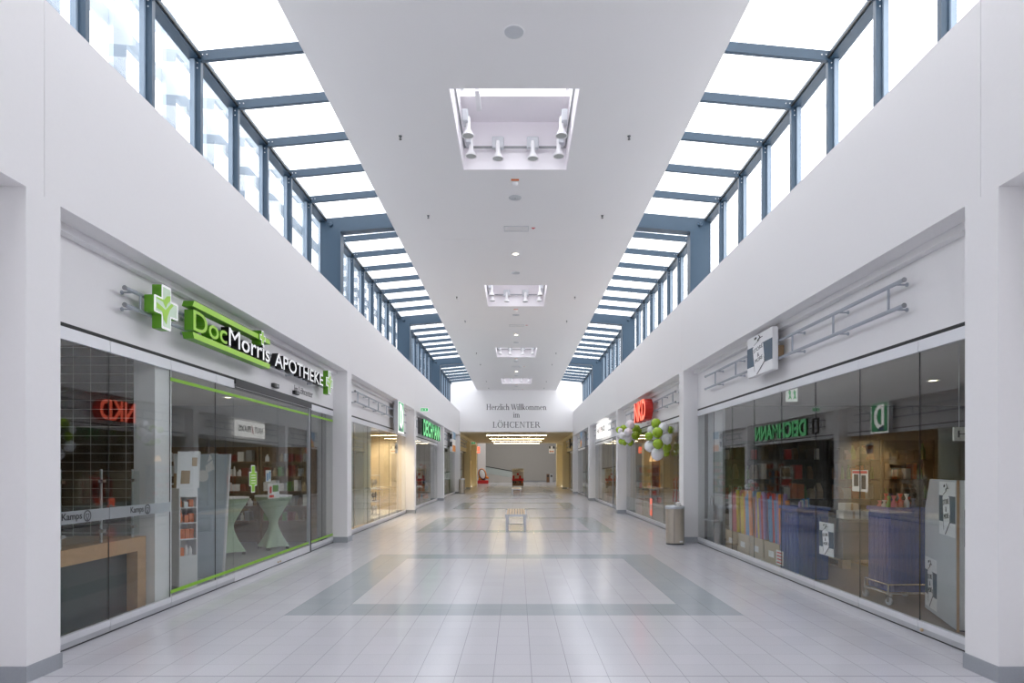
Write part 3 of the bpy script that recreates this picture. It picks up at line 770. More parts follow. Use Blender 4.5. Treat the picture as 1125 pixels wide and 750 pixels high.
# lettering on the end wall, drawn with serifs
def serif_text(mb, txt, x, y, z, cap, W=None):
    """roman letters from strokes: thick stems, thin hairlines, small serifs; returns the width"""
    T, t, sr = 0.125, 0.05, 0.09
    XH = 0.64
    polys = []; pen = 0.0
    def quad(p): polys.append([(pen + a, b) for a, b in p])
    def stem(cx, y0, y1, w=T, foot=True, head=True):
        quad([(cx-w/2, y0), (cx+w/2, y0), (cx+w/2, y1), (cx-w/2, y1)])
        if foot: quad([(cx-w/2-sr, y0), (cx+w/2+sr, y0), (cx+w/2+sr*0.6, y0+t), (cx-w/2-sr*0.6, y0+t)])
        if head == True: quad([(cx-w/2-sr, y1), (cx+w/2+sr, y1), (cx+w/2+sr*0.6, y1-t), (cx-w/2-sr*0.6, y1-t)])
        if head == 'l': quad([(cx-w/2-sr, y1-t*1.6), (cx+w/2, y1), (cx+w/2, y1-t*2), (cx-w/2-sr, y1-t*1.9)])
    def stroke(a, b, w):
        d = Vector((b[0]-a[0], b[1]-a[1])); m = Vector((-d.y, d.x)).normalized()*w/2
        quad([(a[0]+m.x, a[1]+m.y), (b[0]+m.x, b[1]+m.y), (b[0]-m.x, b[1]-m.y), (a[0]-m.x, a[1]-m.y)])
    def ring(cx, cy, rx, ry, a0, a1, side=T, thin=t, n=18):
        for k in range(n):
            q = []
            for j in (k, k+1):
                a = math.radians(a0 + (a1-a0)*j/n); q.append(((cx + rx*math.cos(a), cy + ry*math.sin(a)), (cx + (rx-side)*math.cos(a), cy + (ry-thin)*math.sin(a))))
            quad([q[0][0], q[1][0], q[1][1], q[0][1]])
    def bow(x0, x1, top):  # arch of h, m, n
        cx = (x0+x1)/2; ring(cx, top-0.24, (x1-x0)/2+T/2, 0.24, 0, 165, T, t*1.3, 12); stem(x1, 0, top-0.24, head=False)
    for ch in txt:
        adv = 0.3
        if ch == 'H': stem(0.15, 0, 1); stem(0.68, 0, 1); quad([(0.15, 0.48), (0.68, 0.48), (0.68, 0.48+t), (0.15, 0.48+t)]); adv = 0.9
        elif ch == 'L': stem(0.15, 0, 1); quad([(0.15, 0), (0.6, 0), (0.6, t), (0.15, t)]); quad([(0.55, 0), (0.6, 0), (0.63, 0.24), (0.6, 0.24)]); adv = 0.70
        elif ch == 'E':
            stem(0.15, 0, 1)
            for yy, x1 in ((0, 0.60), (0.48, 0.46), (1-t, 0.57)): quad([(0.15, yy), (x1, yy), (x1, yy+t), (0.15, yy+t)])
            quad([(0.55, 0), (0.60, 0), (0.63, 0.22), (0.60, 0.22)]); quad([(0.53, 1), (0.57, 1), (0.58, 0.8), (0.56, 0.8)]); quad([(0.43, 0.38), (0.46, 0.38), (0.46, 0.62), (0.43, 0.62)]); adv = 0.70
        elif ch in 'OÖ':
            ring(0.45, 0.5, 0.42, 0.52, 0, 360, T, t, 28); adv = 0.94
            if ch == 'Ö':
                for cx in (0.31, 0.59): quad([(cx + 0.065*math.cos(2*PI*k/10), 1.2 + 0.065*math.sin(2*PI*k/10)) for k in range(10)])
        elif ch == 'C': ring(0.45, 0.5, 0.42, 0.52, 48, 312, T, t, 24); quad([(0.72, 0.72), (0.76, 0.72), (0.77, 1.0), (0.74, 1.0)]); quad([(0.72, 0.06), (0.75, 0.12), (0.78, 0.22), (0.74, 0.2)]); adv = 0.84
        elif ch == 'N': stem(0.15, 0, 1, 0.06); stem(0.72, 0, 1, 0.06, foot=False); quad([(0.10, 1), (0.24, 1), (0.75, 0), (0.69, 0)]); adv = 0.92
        elif ch == 'T': stem(0.36, 0, 1, head=False); quad([(0.03, 1), (0.69, 1), (0.69, 1-t), (0.03, 1-t)]); quad([(0.03, 1), (0.07, 1), (0.04, 0.78), (0.01, 0.78)]); quad([(0.65, 1), (0.69, 1), (0.71, 0.78), (0.68, 0.78)]); adv = 0.74
        elif ch == 'R': stem(0.15, 0, 1); ring(0.32, 0.75, 0.30, 0.25, -90, 90, T, t, 12); quad([(0.15, 1-t), (0.34, 1-t), (0.34, 1), (0.15, 1)]); quad([(0.15, 0.5), (0.34, 0.5), (0.34, 0.5+t), (0.15, 0.5+t)]); quad([(0.32, 0.5), (0.46, 0.5), (0.80, 0), (0.65, 0)]); adv = 0.80
        elif ch == 'W':
            for a, b, w in (((0.06, 1), (0.32, 0), T), ((0.32, 0), (0.56, 1), t), ((0.50, 1), (0.76, 0), T), ((0.76, 0), (1.02, 1), t)): stroke(a, b, w)
            for cx in (0.08, 0.54, 1.02): quad([(cx-0.13, 1), (cx+0.11, 1), (cx+0.11, 1-t), (cx-0.13, 1-t)])
            adv = 1.06
        elif ch == 'e': ring(0.27, XH/2, 0.25, XH/2+0.01, 0, 310, T*0.9, t, 18); quad([(0.08, 0.33), (0.52, 0.33), (0.52, 0.33+t), (0.08, 0.33+t)]); adv = 0.56
        elif ch == 'o': ring(0.30, XH/2, 0.28, XH/2+0.01, 0, 360, T*0.9, t, 20); adv = 0.62
        elif ch == 'c': ring(0.27, XH/2, 0.25, XH/2+0.01, 45, 315, T*0.9, t, 16); quad([(0.38, 0.5)]+[(0.42 + 0.055*math.cos(2*PI*k/8), 0.52 + 0.055*math.sin(2*PI*k/8)) for k in range(8)]); adv = 0.50
        elif ch == 'r': stem(0.14, 0, XH, head='l'); stroke((0.17, 0.45), (0.32, 0.62), t*1.4); quad([(0.34 + 0.06*math.cos(2*PI*k/8), 0.58 + 0.06*math.sin(2*PI*k/8)) for k in range(8)]); adv = 0.42
        elif ch == 'z': quad([(0.05, XH), (0.45, XH), (0.45, XH-t), (0.05, XH-t)]); quad([(0.03, 0), (0.46, 0), (0.46, t), (0.03, t)]); stroke((0.42, XH-0.03), (0.08, 0.03), T*0.9); quad([(0.05, XH), (0.08, XH), (0.06, 0.48), (0.04, 0.48)]); quad([(0.43, 0), (0.46, 0), (0.48, 0.17), (0.46, 0.17)]); adv = 0.52
        elif ch == 'l': stem(0.14, 0, 1.05, head='l'); adv = 0.29
        elif ch == 'i': stem(0.14, 0, XH, head='l'); quad([(0.14 + 0.07*math.cos(2*PI*k/10), 0.88 + 0.07*math.sin(2*PI*k/10)) for k in range(10)]); adv = 0.29
        elif ch == 'h': stem(0.14, 0, 1.05, head='l'); bow(0.14, 0.48, XH); adv = 0.64
        elif ch == 'n': stem(0.14, 0, XH, head='l'); bow(0.14, 0.48, XH); adv = 0.64
        elif ch == 'm': stem(0.14, 0, XH, head='l'); bow(0.14, 0.47, XH); bow(0.47, 0.80, XH); adv = 0.96
        elif ch == 'k': stem(0.14, 0, 1.05, head='l'); stroke((0.18, 0.28), (0.46, XH), t); stroke((0.24, 0.36), (0.52, 0), T*0.9); quad([(0.42, 0), (0.62, 0), (0.62, t), (0.42, t)]); quad([(0.36, XH), (0.56, XH), (0.56, XH-t), (0.36, XH-t)]); adv = 0.62
        pen += adv
    k = cap; kx = (W/pen) if W else cap
    for p in polys:
        mb.prism([(a*kx, b*k) for a, b in p], (x - pen*kx/2, y, z), LX, LZ, (0, -0.002, 0))
    return pen*kx
r = thing('wall_lettering', 'dark three line serif welcome lettering on the white end wall', 'lettering', (0, YH, 4.3))
for txt, x, z, W, cap in (('Herzlich Willkommen', 0.0, 5.45, 3.92, 0.37), ('im', 0.0, 4.95, 0.44, 0.37), ('LÖHCENTER', 0.0, 4.29, 3.10, 0.385)):
    q = MB(); serif_text(q, txt, x, YH, z, cap, W); q.build('text_line', 'letter_grey', r)

# ================================================================== CEILING FITTINGS
def spot(px, py, pz, dx, dy, label):
    """track spot: box gear on the rail, short neck, bell reflector looking down"""
    r = thing('track_spot', label, 'spotlight', (px, py, pz), 'spotlights in the ceiling light wells')
    g = MB(Matrix.Translation((px+dx*0.07, py+dy*0.07, pz)) @ Matrix.Rotation(math.atan2(dy, dx), 4, 'Z'))
    g.bbox(-0.05, 0.045, -0.10, 0.10, -0.06, 0.13, 0.02); g.build('gear_box', 'light_grey', r)
    c = Vector((px+dx*0.11, py+dy*0.11, pz))
    MB().tube((px+dx*0.03, py+dy*0.03, pz), c, 0.02, 8).lathe([(0.03, 0.05), (0.038, 0.0), (0.038, -0.12)], c, 14).build('neck', 'white', r)
    b = MB().lathe([(0.036, -0.09), (0.042, -0.15), (0.070, -0.20), (0.092, -0.235), (0.095, -0.25), (0.085, -0.25), (0.08, -0.235)], c, 20).build('reflector', 'white', r)
    MB().lathe([(0.083, -0.246), (0.0, -0.246)], c, 20, caps=False).build('front_lens', 'lamp_glass', b)
    return r
names4 = ('nearest', 'second', 'third', 'farthest')
for k, (y0, y1) in enumerate(wells):
    r = thing('track_rail', 'thin grey lamp rail round three sides of the %s ceiling light well' % names4[k], 'lamp rail', (0, y1, 7.05), 'lamp rails in the ceiling light wells')
    q = MB(); z = 7.06
    q.box(-0.84, 0.84, y1-0.10, y1-0.075, z, z+0.03); q.build('cross_rail', 'mid_grey', r)
    for s in (-1, 1):
        MB().box(s*0.84, s*0.865, y0+0.2, y1-0.075, z, z+0.03).build('side_rail', 'mid_grey', r)
        for yy in (y1-0.13, y0+0.4): MB().box(s*0.843, s*0.862, yy, yy+0.02, z+0.03, 7.54).build('hanger', 'white', r)
    for x, lb in ((-0.285, 'spotlight on the back rail of the %s light well, its lefthand one' % names4[k]), (0.30, 'spotlight on the back rail of the %s light well, its righthand one' % names4[k])):
        spot(x, y1-0.10, z+0.01, 0, -1, lb)
    for s, sd in ((-1, 'left'), (1, 'right')):
        for yy, fn in ((y0+1.42, 'front'), (y0+2.08, 'rear')):
            if k > 1 and fn == 'front': continue
            spot(s*0.84, yy, z+0.01, -s, 0, 'spotlight on the %s side rail of the %s light well, the %s one' % (sd, names4[k], fn))
for k in range(4):
    b = BAY*k; nm = names4[k]
    if k:
        y = 6.05 + b
        r = thing('downlight', 'small glowing round ceiling lamp before the %s light well' % nm, 'ceiling lamp', (0, y, CH-0.02), 'glowing ceiling downlights')
        MB().lathe([(0.10, 0.0), (0.095, -0.015), (0.07, -0.015), (0.065, 0.0)], (0, y, CH), 24).build('trim_ring', 'white', r)
        MB().lathe([(0.064, -0.008), (0.0, -0.014)], (0, y, CH), 24, caps=False).build('bulb', 'lamp_warm', r)
    y = 7.55 + b
    r = thing('ceiling_speaker', 'flat round pale speaker disc in the ceiling before the %s light well' % nm, 'speaker', (0, y, CH-0.01), 'round ceiling speakers')
    MB().lathe([(0.115, 0.0), (0.112, -0.012), (0.10, -0.016), (0.0, -0.016)], (0, y, CH), 28).build('grille', 'light_grey', r)
    MB().lathe([(0.125, 0.0), (0.122, -0.008), (0.113, -0.008), (0.113, 0.0)], (0, y, CH), 28).build('rim', 'white', r)
    y = 11.56 + b
    r = thing('smoke_detector', 'small white smoke detector behind the %s light well' % nm, 'smoke detector', (0, y, CH-0.05), 'ceiling smoke detectors')
    MB().lathe([(0.055, 0), (0.055, -0.02), (0.04, -0.045), (0.0, -0.05)], (0, y, CH), 20).build('housing', 'white', r)
    MB().box(-0.07, 0.07, y-0.17, y-0.10, CH-0.004, CH).build('orange_label', 'orange_pack', r)
    y = 12.18 + b
    r = thing('ceiling_cover', 'round flat cover plate next to the smoke detector behind the %s light well' % nm, 'cover plate', (0, y, CH-0.01), 'round ceiling cover plates')
    MB().lathe([(0.12, 0.0), (0.118, -0.008), (0.10, -0.012), (0.0, -0.012)], (0, y, CH), 28).build('plate', 'light_grey', r)
    MB().lathe([(0.014, -0.012), (0.010, -0.02)], (0, y, CH), 10).build('screw', 'mid_grey', r)
    y = 13.75 + b
    r = thing('air_vent', 'rectangular slotted air grille in the ceiling behind the %s light well' % nm, 'vent', (0.02, y, CH-0.01), 'ceiling air grilles')
    MB().box(-0.24, 0.28, y-0.15, y-0.14, CH-0.01, CH).box(-0.24, 0.28, y+0.14, y+0.15, CH-0.01, CH).box(-0.24, -0.23, y-0.14, y+0.14, CH-0.01, CH).box(0.27, 0.28, y-0.14, y+0.14, CH-0.01, CH).build('frame', 'light_grey', r)
    q = MB()
    for i in range(24):
        x = -0.222 + i*0.0206; q.box(x, x+0.012, y-0.139, y+0.139, CH-0.008, CH)
    q.build('slats', 'ceiling_board', r)
    tag(MB().prism([(0, 0), (0.10, 0), (0.05, 0.09)], (0.33, y-0.06, CH), LX, LY, (0, 0, -0.003)).build('ceiling_label', 'red'), 'tiny red triangular label beside the air grille behind the %s light well' % nm, 'label', 'red ceiling labels')
    for yy, fr in ((9.92, 'beside'), (13.04, 'behind')):
        for x, sd in ((-1.755, 'left'), (1.755, 'right')):
            y = yy + b
            if y > YH-0.3: continue
            r = thing('ceiling_sprinkler', 'tiny ceiling sprinkler head %s the %s light well, on its %s side' % (fr, nm, sd), 'sprinkler', (x, y, CH-0.06), 'ceiling sprinkler heads')
            MB().lathe([(0.028, 0), (0.022, -0.012), (0.010, -0.02), (0.010, -0.035)], (x, y, CH), 12).build('body', 'dark_grey', r)
            MB().lathe([(0.020, -0.052), (0.020, -0.056)], (x, y, CH), 12).tube((x-0.014, y, CH-0.03), (x-0.014, y, CH-0.054), 0.003, 6).tube((x+0.014, y, CH-0.03), (x+0.014, y, CH-0.054), 0.003, 6).build('deflector', 'charcoal', r)
# luminous lines of the low passage
for i, y in enumerate((44.9, 49.6, 54.2, 58.7)):
    r = thing('ceiling_lamp', '%s of the four long glowing lamps across the low passage ceiling' % ('nearest', 'second', 'third', 'farthest')[i], 'ceiling lamp', (0, y, 3.9), 'linear lamps of the low passage')
    MB().box(-2.1, 2.1, y-0.06, y+0.06, 3.93, 3.97).build('housing', 'white', r)
    MB().box(-2.08, 2.08, y-0.024, y+0.024, 3.915, 3.93).build('diffuser', 'tube_lamp', r)
# ================================================================== THINGS IN THE MALL
def bench(y0, label):
    x0, x1, y1 = -0.275, 0.285, y0 + 2.3
    r = thing('bench', label, 'bench', (0.005, y0, 0), 'slatted benches in the middle of the mall')
    n = 7; w = (x1-x0-0.05)/n
    for i in range(n):
        a = x0 + 0.025 + w*i
        MB().bbox(a+0.011, a+w-0.011, y0+0.03, y1-0.03, 0.425, 0.455, 0.005).build('slat', 'wood_pale', r)
    f = MB()
    for yy in (y0, y1-0.05):
        f.box(x0, x1, yy, yy+0.05, 0.395, 0.45)
    f.box(x0, x0+0.05, y0+0.05, y1-0.05, 0.365, 0.424).box(x1-0.05, x1, y0+0.05, y1-0.05, 0.365, 0.424)
    f.build('frame', 'alu', r)
    for yy in (y0, y1-0.05):
        for xx in (x0+0.02, x1-0.07): MB().box(xx, xx+0.05, yy, yy+0.05, 0.02, 0.395).build('leg', 'alu', r)
        MB().box(x0+0.07, x1-0.07, yy+0.01, yy+0.04, 0.0, 0.02).box(x0+0.02, x0+0.07, yy, yy+0.05, 0, 0.02).box(x1-0.07, x1-0.02, yy, yy+0.05, 0, 0.02).build('foot_bar', 'alu', r)
bench(16.6, 'slatted bench with grey steel legs standing nearest in the middle of the mall')
bench(37.6, 'slatted bench far down the mall, before the merchandise cart')

def waste_bin(cx, cy, h, label, litter=True):
    r = thing('waste_bin', label, 'waste bin', (cx, cy, 0), 'standing steel waste bins')
    def ring(z, k, n=40):
        out = []
        for i in range(n):
            t = 2*PI*i/n; c, s_ = math.cos(t), math.sin(t); e = 0.62
            out.append((cx + 0.19*k*math.copysign(abs(c)**e, c), cy + 0.15*k*math.copysign(abs(s_)**e, s_), z))
        return out
    MB().loft([ring(0, 0.95), ring(0.03, 0.95)]).build('plinth', 'charcoal', r)
    b = MB().loft([ring(0.03, 1), ring(h-0.10, 1)]).build('body', 'bin_steel', r)
    q = MB()
    for sx in (-0.055, 0.15): q.box(cx+sx, cx+sx+0.006, cy-0.1535, cy-0.148, 0.05, h-0.11)
    q.build('door_seam', 'charcoal', b)
    MB().box(cx+0.06, cx+0.13, cy-0.153, cy-0.149, 0.055, 0.085).build('maker_plate', 'white', b)
    MB().loft([ring(h-0.10, 1.0), ring(h-0.09, 1.04), ring(h-0.05, 1.04), ring(h-0.035, 0.98)]).build('lid', 'alu', r)
    MB().loft([ring(h-0.035, 0.72), ring(h-0.015, 0.78), ring(h-0.012, 0.66), ring(h-0.028, 0.6)]).build('ash_tray', 'chrome', r)
    return r
waste_bin(3.44, 13.93, 0.86, 'steel waste bin with rounded corners by the pier between the balloons and the near shop')
waste_bin(-3.53, 41.93, 1.0, 'tall steel waste bin at the corner of the low passage')
tag(MB().lathe([(0.0, 0.0), (0.04, 0.004), (0.055, 0.025), (0.045, 0.05), (0.02, 0.06), (0, 0.062)], (3.50, 13.90, 0.849), 9).build('crumpled_paper', 'white'), 'crumpled white paper left on top of the near waste bin', 'litter')

# ------------------------------------------------------------------ balloons
def balloon(cx, cy, cz, d, m, label, group):
    r = thing('hanging_balloon', label, 'balloon', (cx, cy, cz - d*0.6), group)
    k = d/2
    prof = []
    for i in range(17):
        t = PI*i/16; rr = math.sin(t)*k; z = -math.cos(t)*k
        if z < 0: z *= 1.12
        prof.append((max(rr, 0.0005), z))
    ax = Vector((random.uniform(-.25, .25), random.uniform(-.25, .25), 1))
    MB().lathe(prof, (cx, cy, cz), 24, axis=ax).build('skin', m, r)
    a = ax.normalized()
    MB().lathe([(0.004, 0), (0.012, -0.012), (0.006, -0.018)], Vector((cx, cy, cz)) - a*k*1.11, 10, axis=a).build('knot', m, r)
def cluster(lst, Y, ox, oy, sc, group):
    """balloons of a bunch, pushed apart in depth until none overlaps"""
    f = 710; it = []
    for zx, zy, zr, dy, c, lb in lst: it.append([(ox + zx/7.5 - 568)/f, (514.5 - oy - zy/7.5)/f, zr/7.5/f, Y + dy, c, lb])
    P = lambda q: Vector((q[0]*q[3], q[3], q[1]*q[3]))
    for _ in range(400):
        for i in range(len(it)):
            for k in range(i):
                A, B = it[i], it[k]; gap = (A[2]*A[3] + B[2]*B[3])*1.13 - (P(A) - P(B)).length
                if gap > 0:
                    if A[3] < B[3]: A, B = B, A
                    A[3] += gap*0.25; B[3] -= gap*0.25
    for x, z, r, y, c, lb in it: balloon(0.035 + x*y, y, 1.628 + z*y, 2*r*y, 'balloon_' + c, lb, group)
G, W = 'green', 'white'
big = 'lime and white balloons of the large bunch'; small = 'lime and white balloons of the small bunch'
cluster([
 (417, 297, 40, 0.02, G, 'lime green balloon at the very top of the large bunch'),
 (480, 335, 42, -0.03, W, 'white balloon upper right in the large bunch, right of its topmost lime one'),
 (377, 352, 32, 0.20, W, 'white balloon half hidden at the upper left of the large bunch'),
 (430, 373, 43, -0.20, G, 'lime green balloon in the upper middle of the large bunch, in front'),
 (360, 403, 33, 0.10, G, 'lime green balloon at the left edge of the large bunch'),
 (402, 405, 30, 0.20, W, 'white balloon peeping out at the heart of the large bunch'),
 (506, 427, 43, -0.12, W, 'white balloon at the right edge of the large bunch'),
 (433, 466, 42, -0.22, G, 'lime green balloon in the lower middle of the large bunch, in front'),
 (366, 485, 45, -0.05, W, 'white balloon at the lower left of the large bunch'),
 (430, 548, 52, -0.08, W, 'biggest white balloon, lowest of the large bunch'),
 (508, 498, 36, 0.08, G, 'lime green balloon lower right in the large bunch, below the right white one'),
 (503, 543, 28, 0.22, G, 'lime green balloon half hidden at the lower right of the large bunch'),
 (540, 352, 30, 0.26, G, 'dark lime balloon behind the right side of the large bunch, by the glass'),
], 16.55, 665, 425, 7.5, big)
cluster([
 (205, 308, 37, -0.05, W, 'white balloon at the top of the small bunch'),
 (255, 345, 35, 0.08, G, 'lime green balloon at the right of the small bunch, upper of two'),
 (250, 397, 34, 0.05, G, 'lime green balloon at the right of the small bunch, lower of two'),
 (150, 342, 30, 0.02, G, 'lime green balloon at the upper left of the small bunch'),
 (112, 352, 25, 0.10, G, 'lime green balloon at the far left edge of the small bunch'),
 (187, 372, 35, -0.22, W, 'white balloon in the middle of the small bunch, in front'),
 (140, 398, 28, -0.12, W, 'white balloon at the left middle of the small bunch'),
 (190, 425, 32, -0.12, W, 'white balloon at the lower middle of the small bunch'),
 (206, 456, 27, 0.08, G, 'lime green balloon at the bottom of the small bunch, on its right'),
 (157, 455, 24, 0.10, G, 'lime green balloon at the bottom of the small bunch, in its middle'),
 (130, 447, 23, 0.18, G, 'lime green balloon at the bottom of the small bunch, on its left'),
 (124, 358, 20, -0.10, W, 'small white balloon between the lime ones at the upper left of the small bunch'),
 (108, 398, 20, 0.05, W, 'small white balloon at the left edge of the small bunch'),
 (283, 366, 24, 0.22, G, 'lime green balloon behind the right edge of the small bunch'),
], 20.3, 665, 425, 7.5, small)

# ------------------------------------------------------------------ far end of the mall
r = thing('merchandise_cart', 'small sales cart with a red band and packed goods, behind the far bench', 'sales cart', (0.1, 54, 0))
MB().box(-0.36, 0.57, 53.7, 54.5, 0.18, 0.42).build('base_shelf', 'wood_dark', r)
MB().box(-0.36, 0.57, 54.2, 54.5, 0.42, 1.35).build('back_panel', 'white', r)
MB().box(-0.38, 0.59, 53.68, 54.52, 1.35, 1.62).build('header', 'offwhite', r)
MB().text('ANGEBOTE', (-0.28, 53.678, 1.43), LX, LZ, (0, -0.004, 0), 0.76, 0.11).build('lettering', 'wood_dark', r)
MB().box(-0.37, 0.58, 53.69, 54.2, 0.60, 0.80).build('red_band', 'red', r)
cols = ['white', 'offwhite', 'red', 'white', 'offwhite', 'orange_pack']
for i in range(5):
    for z0, hh in ((0.80, 0.24), (1.08, 0.2)):
        MB().bbox(-0.33+i*0.18, -0.18+i*0.18, 53.9, 54.18, z0, z0+hh-0.02*(i % 3), 0.008).build('pack', cols[(i*2+int(z0*10)) % 6], r)
    MB().bbox(-0.33+i*0.18, -0.19+i*0.18, 53.75, 54.0, 0.42, 0.57, 0.008).build('pack', ['charcoal', 'black', 'tan', 'charcoal', 'orange_pack'][i], r)
for xx in (-0.28, 0.49):
    for yy in (53.8, 54.4): MB().lathe([(0.085, -0.02), (0.09, -0.015), (0.09, 0.015), (0.085, 0.02)], (xx, yy, 0.09), 16, axis=(1, 0, 0)).build('wheel', 'black', r)

r = thing('kiddie_ride', 'orange rounded coin ride with a white oval front on a red base', 'kiddie ride', (-3.6, 69.5, 0))
MB().bbox(-4.2, -3.05, 69.2, 70.3, 0, 0.36, 0.05).build('base', 'red', r)
def egg(cx, cy, cz, rx, ry, rz, tilt):
    xf = Matrix.Translation((cx, cy, cz)) @ Matrix.Rotation(tilt, 4, 'Y')
    return MB(xf).loft([[(rx*math.sin(PI*k/12)*math.cos(2*PI*i/24), ry*math.sin(PI*k/12)*math.sin(2*PI*i/24), -rz*math.cos(PI*k/12)) for i in range(24)] for k in range(1, 12)])
egg(-3.72, 69.85, 0.98, 0.46, 0.40, 0.68, -0.25).build('body', 'orange', r)
egg(-3.70, 69.55, 1.02, 0.36, 0.16, 0.58, -0.25).build('rim', 'black', r)
egg(-3.70, 69.46, 1.02, 0.29, 0.13, 0.50, -0.25).build('front_oval', 'white', r)
egg(-3.22, 69.7, 0.66, 0.24, 0.16, 0.13, 0.35).build('side_fin', 'orange', r); egg(-3.98, 69.6, 0.5, 0.16, 0.2, 0.12, 0).build('foot', 'orange', r); egg(-3.5, 69.6, 0.46, 0.16, 0.2, 0.1, 0).build('foot', 'charcoal', r)
MB().bbox(-4.15, -3.95, 69.9, 70.1, 0.36, 1.1, 0.02).build('coin_box', 'charcoal', r)

r = thing('moving_walkway', 'inclined moving walkway with glass balustrade along the grey hall wall', 'walkway', (-2, 75, 0))
sl = [(-3.9, 1.12), (0.4, 0.40)]
MB().prism([(-3.9, 0), (0.4, 0), (0.4, 0.40), (-3.9, 1.12)], (0, 75, 0), LX, LZ, (0, 1.5, 0)).build('parapet', 'hall_grey', r)
for yy in (75.05, 76.40):
    MB().prism([(-3.9, 1.13), (0.4, 0.41), (0.4, 1.10), (-3.9, 1.88)], (0, yy, 0), LX, LZ, (0, 0.03, 0)).build('balustrade', 'green_cloth_sheer', r)
    MB().prism([(-3.95, 1.89), (0.42, 1.11), (0.42, 1.19), (-3.95, 1.97)], (0, yy-0.02, 0), LX, LZ, (0, 0.07, 0)).build('handrail', 'black', r)
MB().prism([(-3.9, 1.121), (0.4, 0.401), (0.4, 0.45), (-3.9, 1.17)], (0, 75.15, 0), LX, LZ, (0, 1.2, 0)).build('belt', 'dark_grey', r)

for i, (xx, m, lb) in enumerate(((3.72, 'wood_dark', 'brown waist high machine by the grey hall wall, beside a paler one'), (4.12, 'light_grey', 'pale grey waist high machine by the grey hall wall, beside a brown one'))):
    r = thing('ticket_machine', lb, 'machine', (xx, 77, 0), 'machines by the hall wall')
    MB().bbox(xx-0.17, xx+0.17, 76.8, 77.2, 0, 0.98, 0.02).build('cabinet', m, r)
    MB().box(xx-0.11, xx+0.11, 76.79, 76.80, 0.62, 0.86).build('panel', 'charcoal', r)
r = thing('exit_sign', 'green and white exit sign hanging in the low passage', 'sign', (-3.45, 52, 3.6))
MB().bbox(-3.64, -3.30, 51.97, 52.03, 3.60, 3.76, 0.006).build('box', 'exit_white', r)
MB().box(-3.62, -3.47, 51.965, 51.97, 3.615, 3.745).box(-3.45, -3.32, 51.965, 51.97, 3.615, 3.745).build('panel', 'exit_green', r)
for xx in (-3.58, -3.36): MB().tube((xx, 52, 3.76), (xx, 52, 3.97), 0.008, 6).build('rod', 'alu', r)
r = thing('projecting_sign', 'orange red projecting sign at the far end of the low passage', 'sign', (-3.6, 61, 3.1))
MB().bbox(-3.82, -3.48, 60.9, 61.1, 3.08, 3.68, 0.01).build('box', 'red_sign', r)
MB().tube((-4.3, 60.95, 3.4), (-3.82, 60.95, 3.4), 0.025, 8).tube((-4.3, 60.5, 3.4), (-4.3, 60.95, 3.4), 0.025, 8).build('bracket', 'charcoal', r)
MB().box(-3.78, -3.52, 60.895, 60.9, 3.2, 3.3).build('stripe', 'white', r)
r = thing('projecting_sign', 'white projecting sign with two dark upper corners at the end of the low passage', 'sign', (3.2, 59, 2.9))
MB().bbox(2.95, 3.45, 58.9, 59.1, 3.02, 3.66, 0.01).build('box', 'sign_white', r)
MB().box(2.95, 3.10, 58.89, 58.9, 3.44, 3.66).box(3.30, 3.45, 58.89, 58.9, 3.44, 3.66).build('dark_corner', 'charcoal', r)
q = MB()
for i in range(3): q.prism([(0.05+i*0.14, 0.1), (0.15+i*0.14, 0.1), (0.15+i*0.14, 0.24), (0.05+i*0.14, 0.24)], (2.95, 58.895, 3.02), LX, LZ, (0, -0.005, 0))
q.build('lettering', 'orange_pack', r)
MB().tube((3.45, 59, 3.5), (3.695, 59, 3.5), 0.02, 8).build('bracket', 'charcoal', r)
# side walls of the last stretch of the passage
for s, sd, m in ((-1, 'left', 'cream'), (1, 'right', 'cream')):
    struct(MB().box(s*4.2, s*4.46, 51.6, 59.6, 0, RZ).build('wall_recess_' + sd, m))
d = sempty('door_4', (-4.18, 56.5, 0))
MB().box(-4.16, -4.2, 55.3, 58.1, 0, 2.25).build('leaf', 'dark_red', d)
MB().box(-4.14, -4.2, 55.2, 55.3, 0, 2.35).box(-4.14, -4.2, 58.1, 58.2, 0, 2.35).box(-4.14, -4.2, 55.3, 58.1, 2.25, 2.35).build('door_frame', 'orange', d)
struct(MB().box(-4.17, -4.2, 52.2, 59.4, 2.36, 3.3).build('trim_1', 'tan'))

# ================================================================== BAKERY (first part of the near left shop)
r = thing('bakery_counter', 'low counter with a pale wood frame and dark front behind the near left glass', 'counter', (-4.5, 6.3, 0))
MB().box(-4.15, -4.95, A0+0.02, 7.29, 0.72, 0.87).build('worktop', 'wood', r)
MB().box(-4.15, -4.95, 7.13, 7.29, 0.06, 0.72).build('side_leg', 'wood', r)
MB().box(-4.27, -4.90, A0+0.02, 7.13, 0.06, 0.72).build('front_panel', 'teal_dark', r)
MB().box(-4.2, -4.9, A0+0.02, 7.27, 0.0, 0.06).build('plinth', 'charcoal', r)
g = MB().box(-4.20, -4.21, A0+0.05, 7.25, 0.90, 1.60).build('glass_guard', 'clear_glass', r)
for yy in (6.02, 6.62, 7.16):
    p = MB().tube((-4.225, yy, 0.87), (-4.225, yy, 1.62), 0.013, 10).build('guard_post', 'alu', r)
    for zz in (0.99, 1.5): MB().box(-4.19, -4.235, yy-0.025, yy+0.025, zz-0.016, zz+0.016).build('clamp', 'chrome', p)

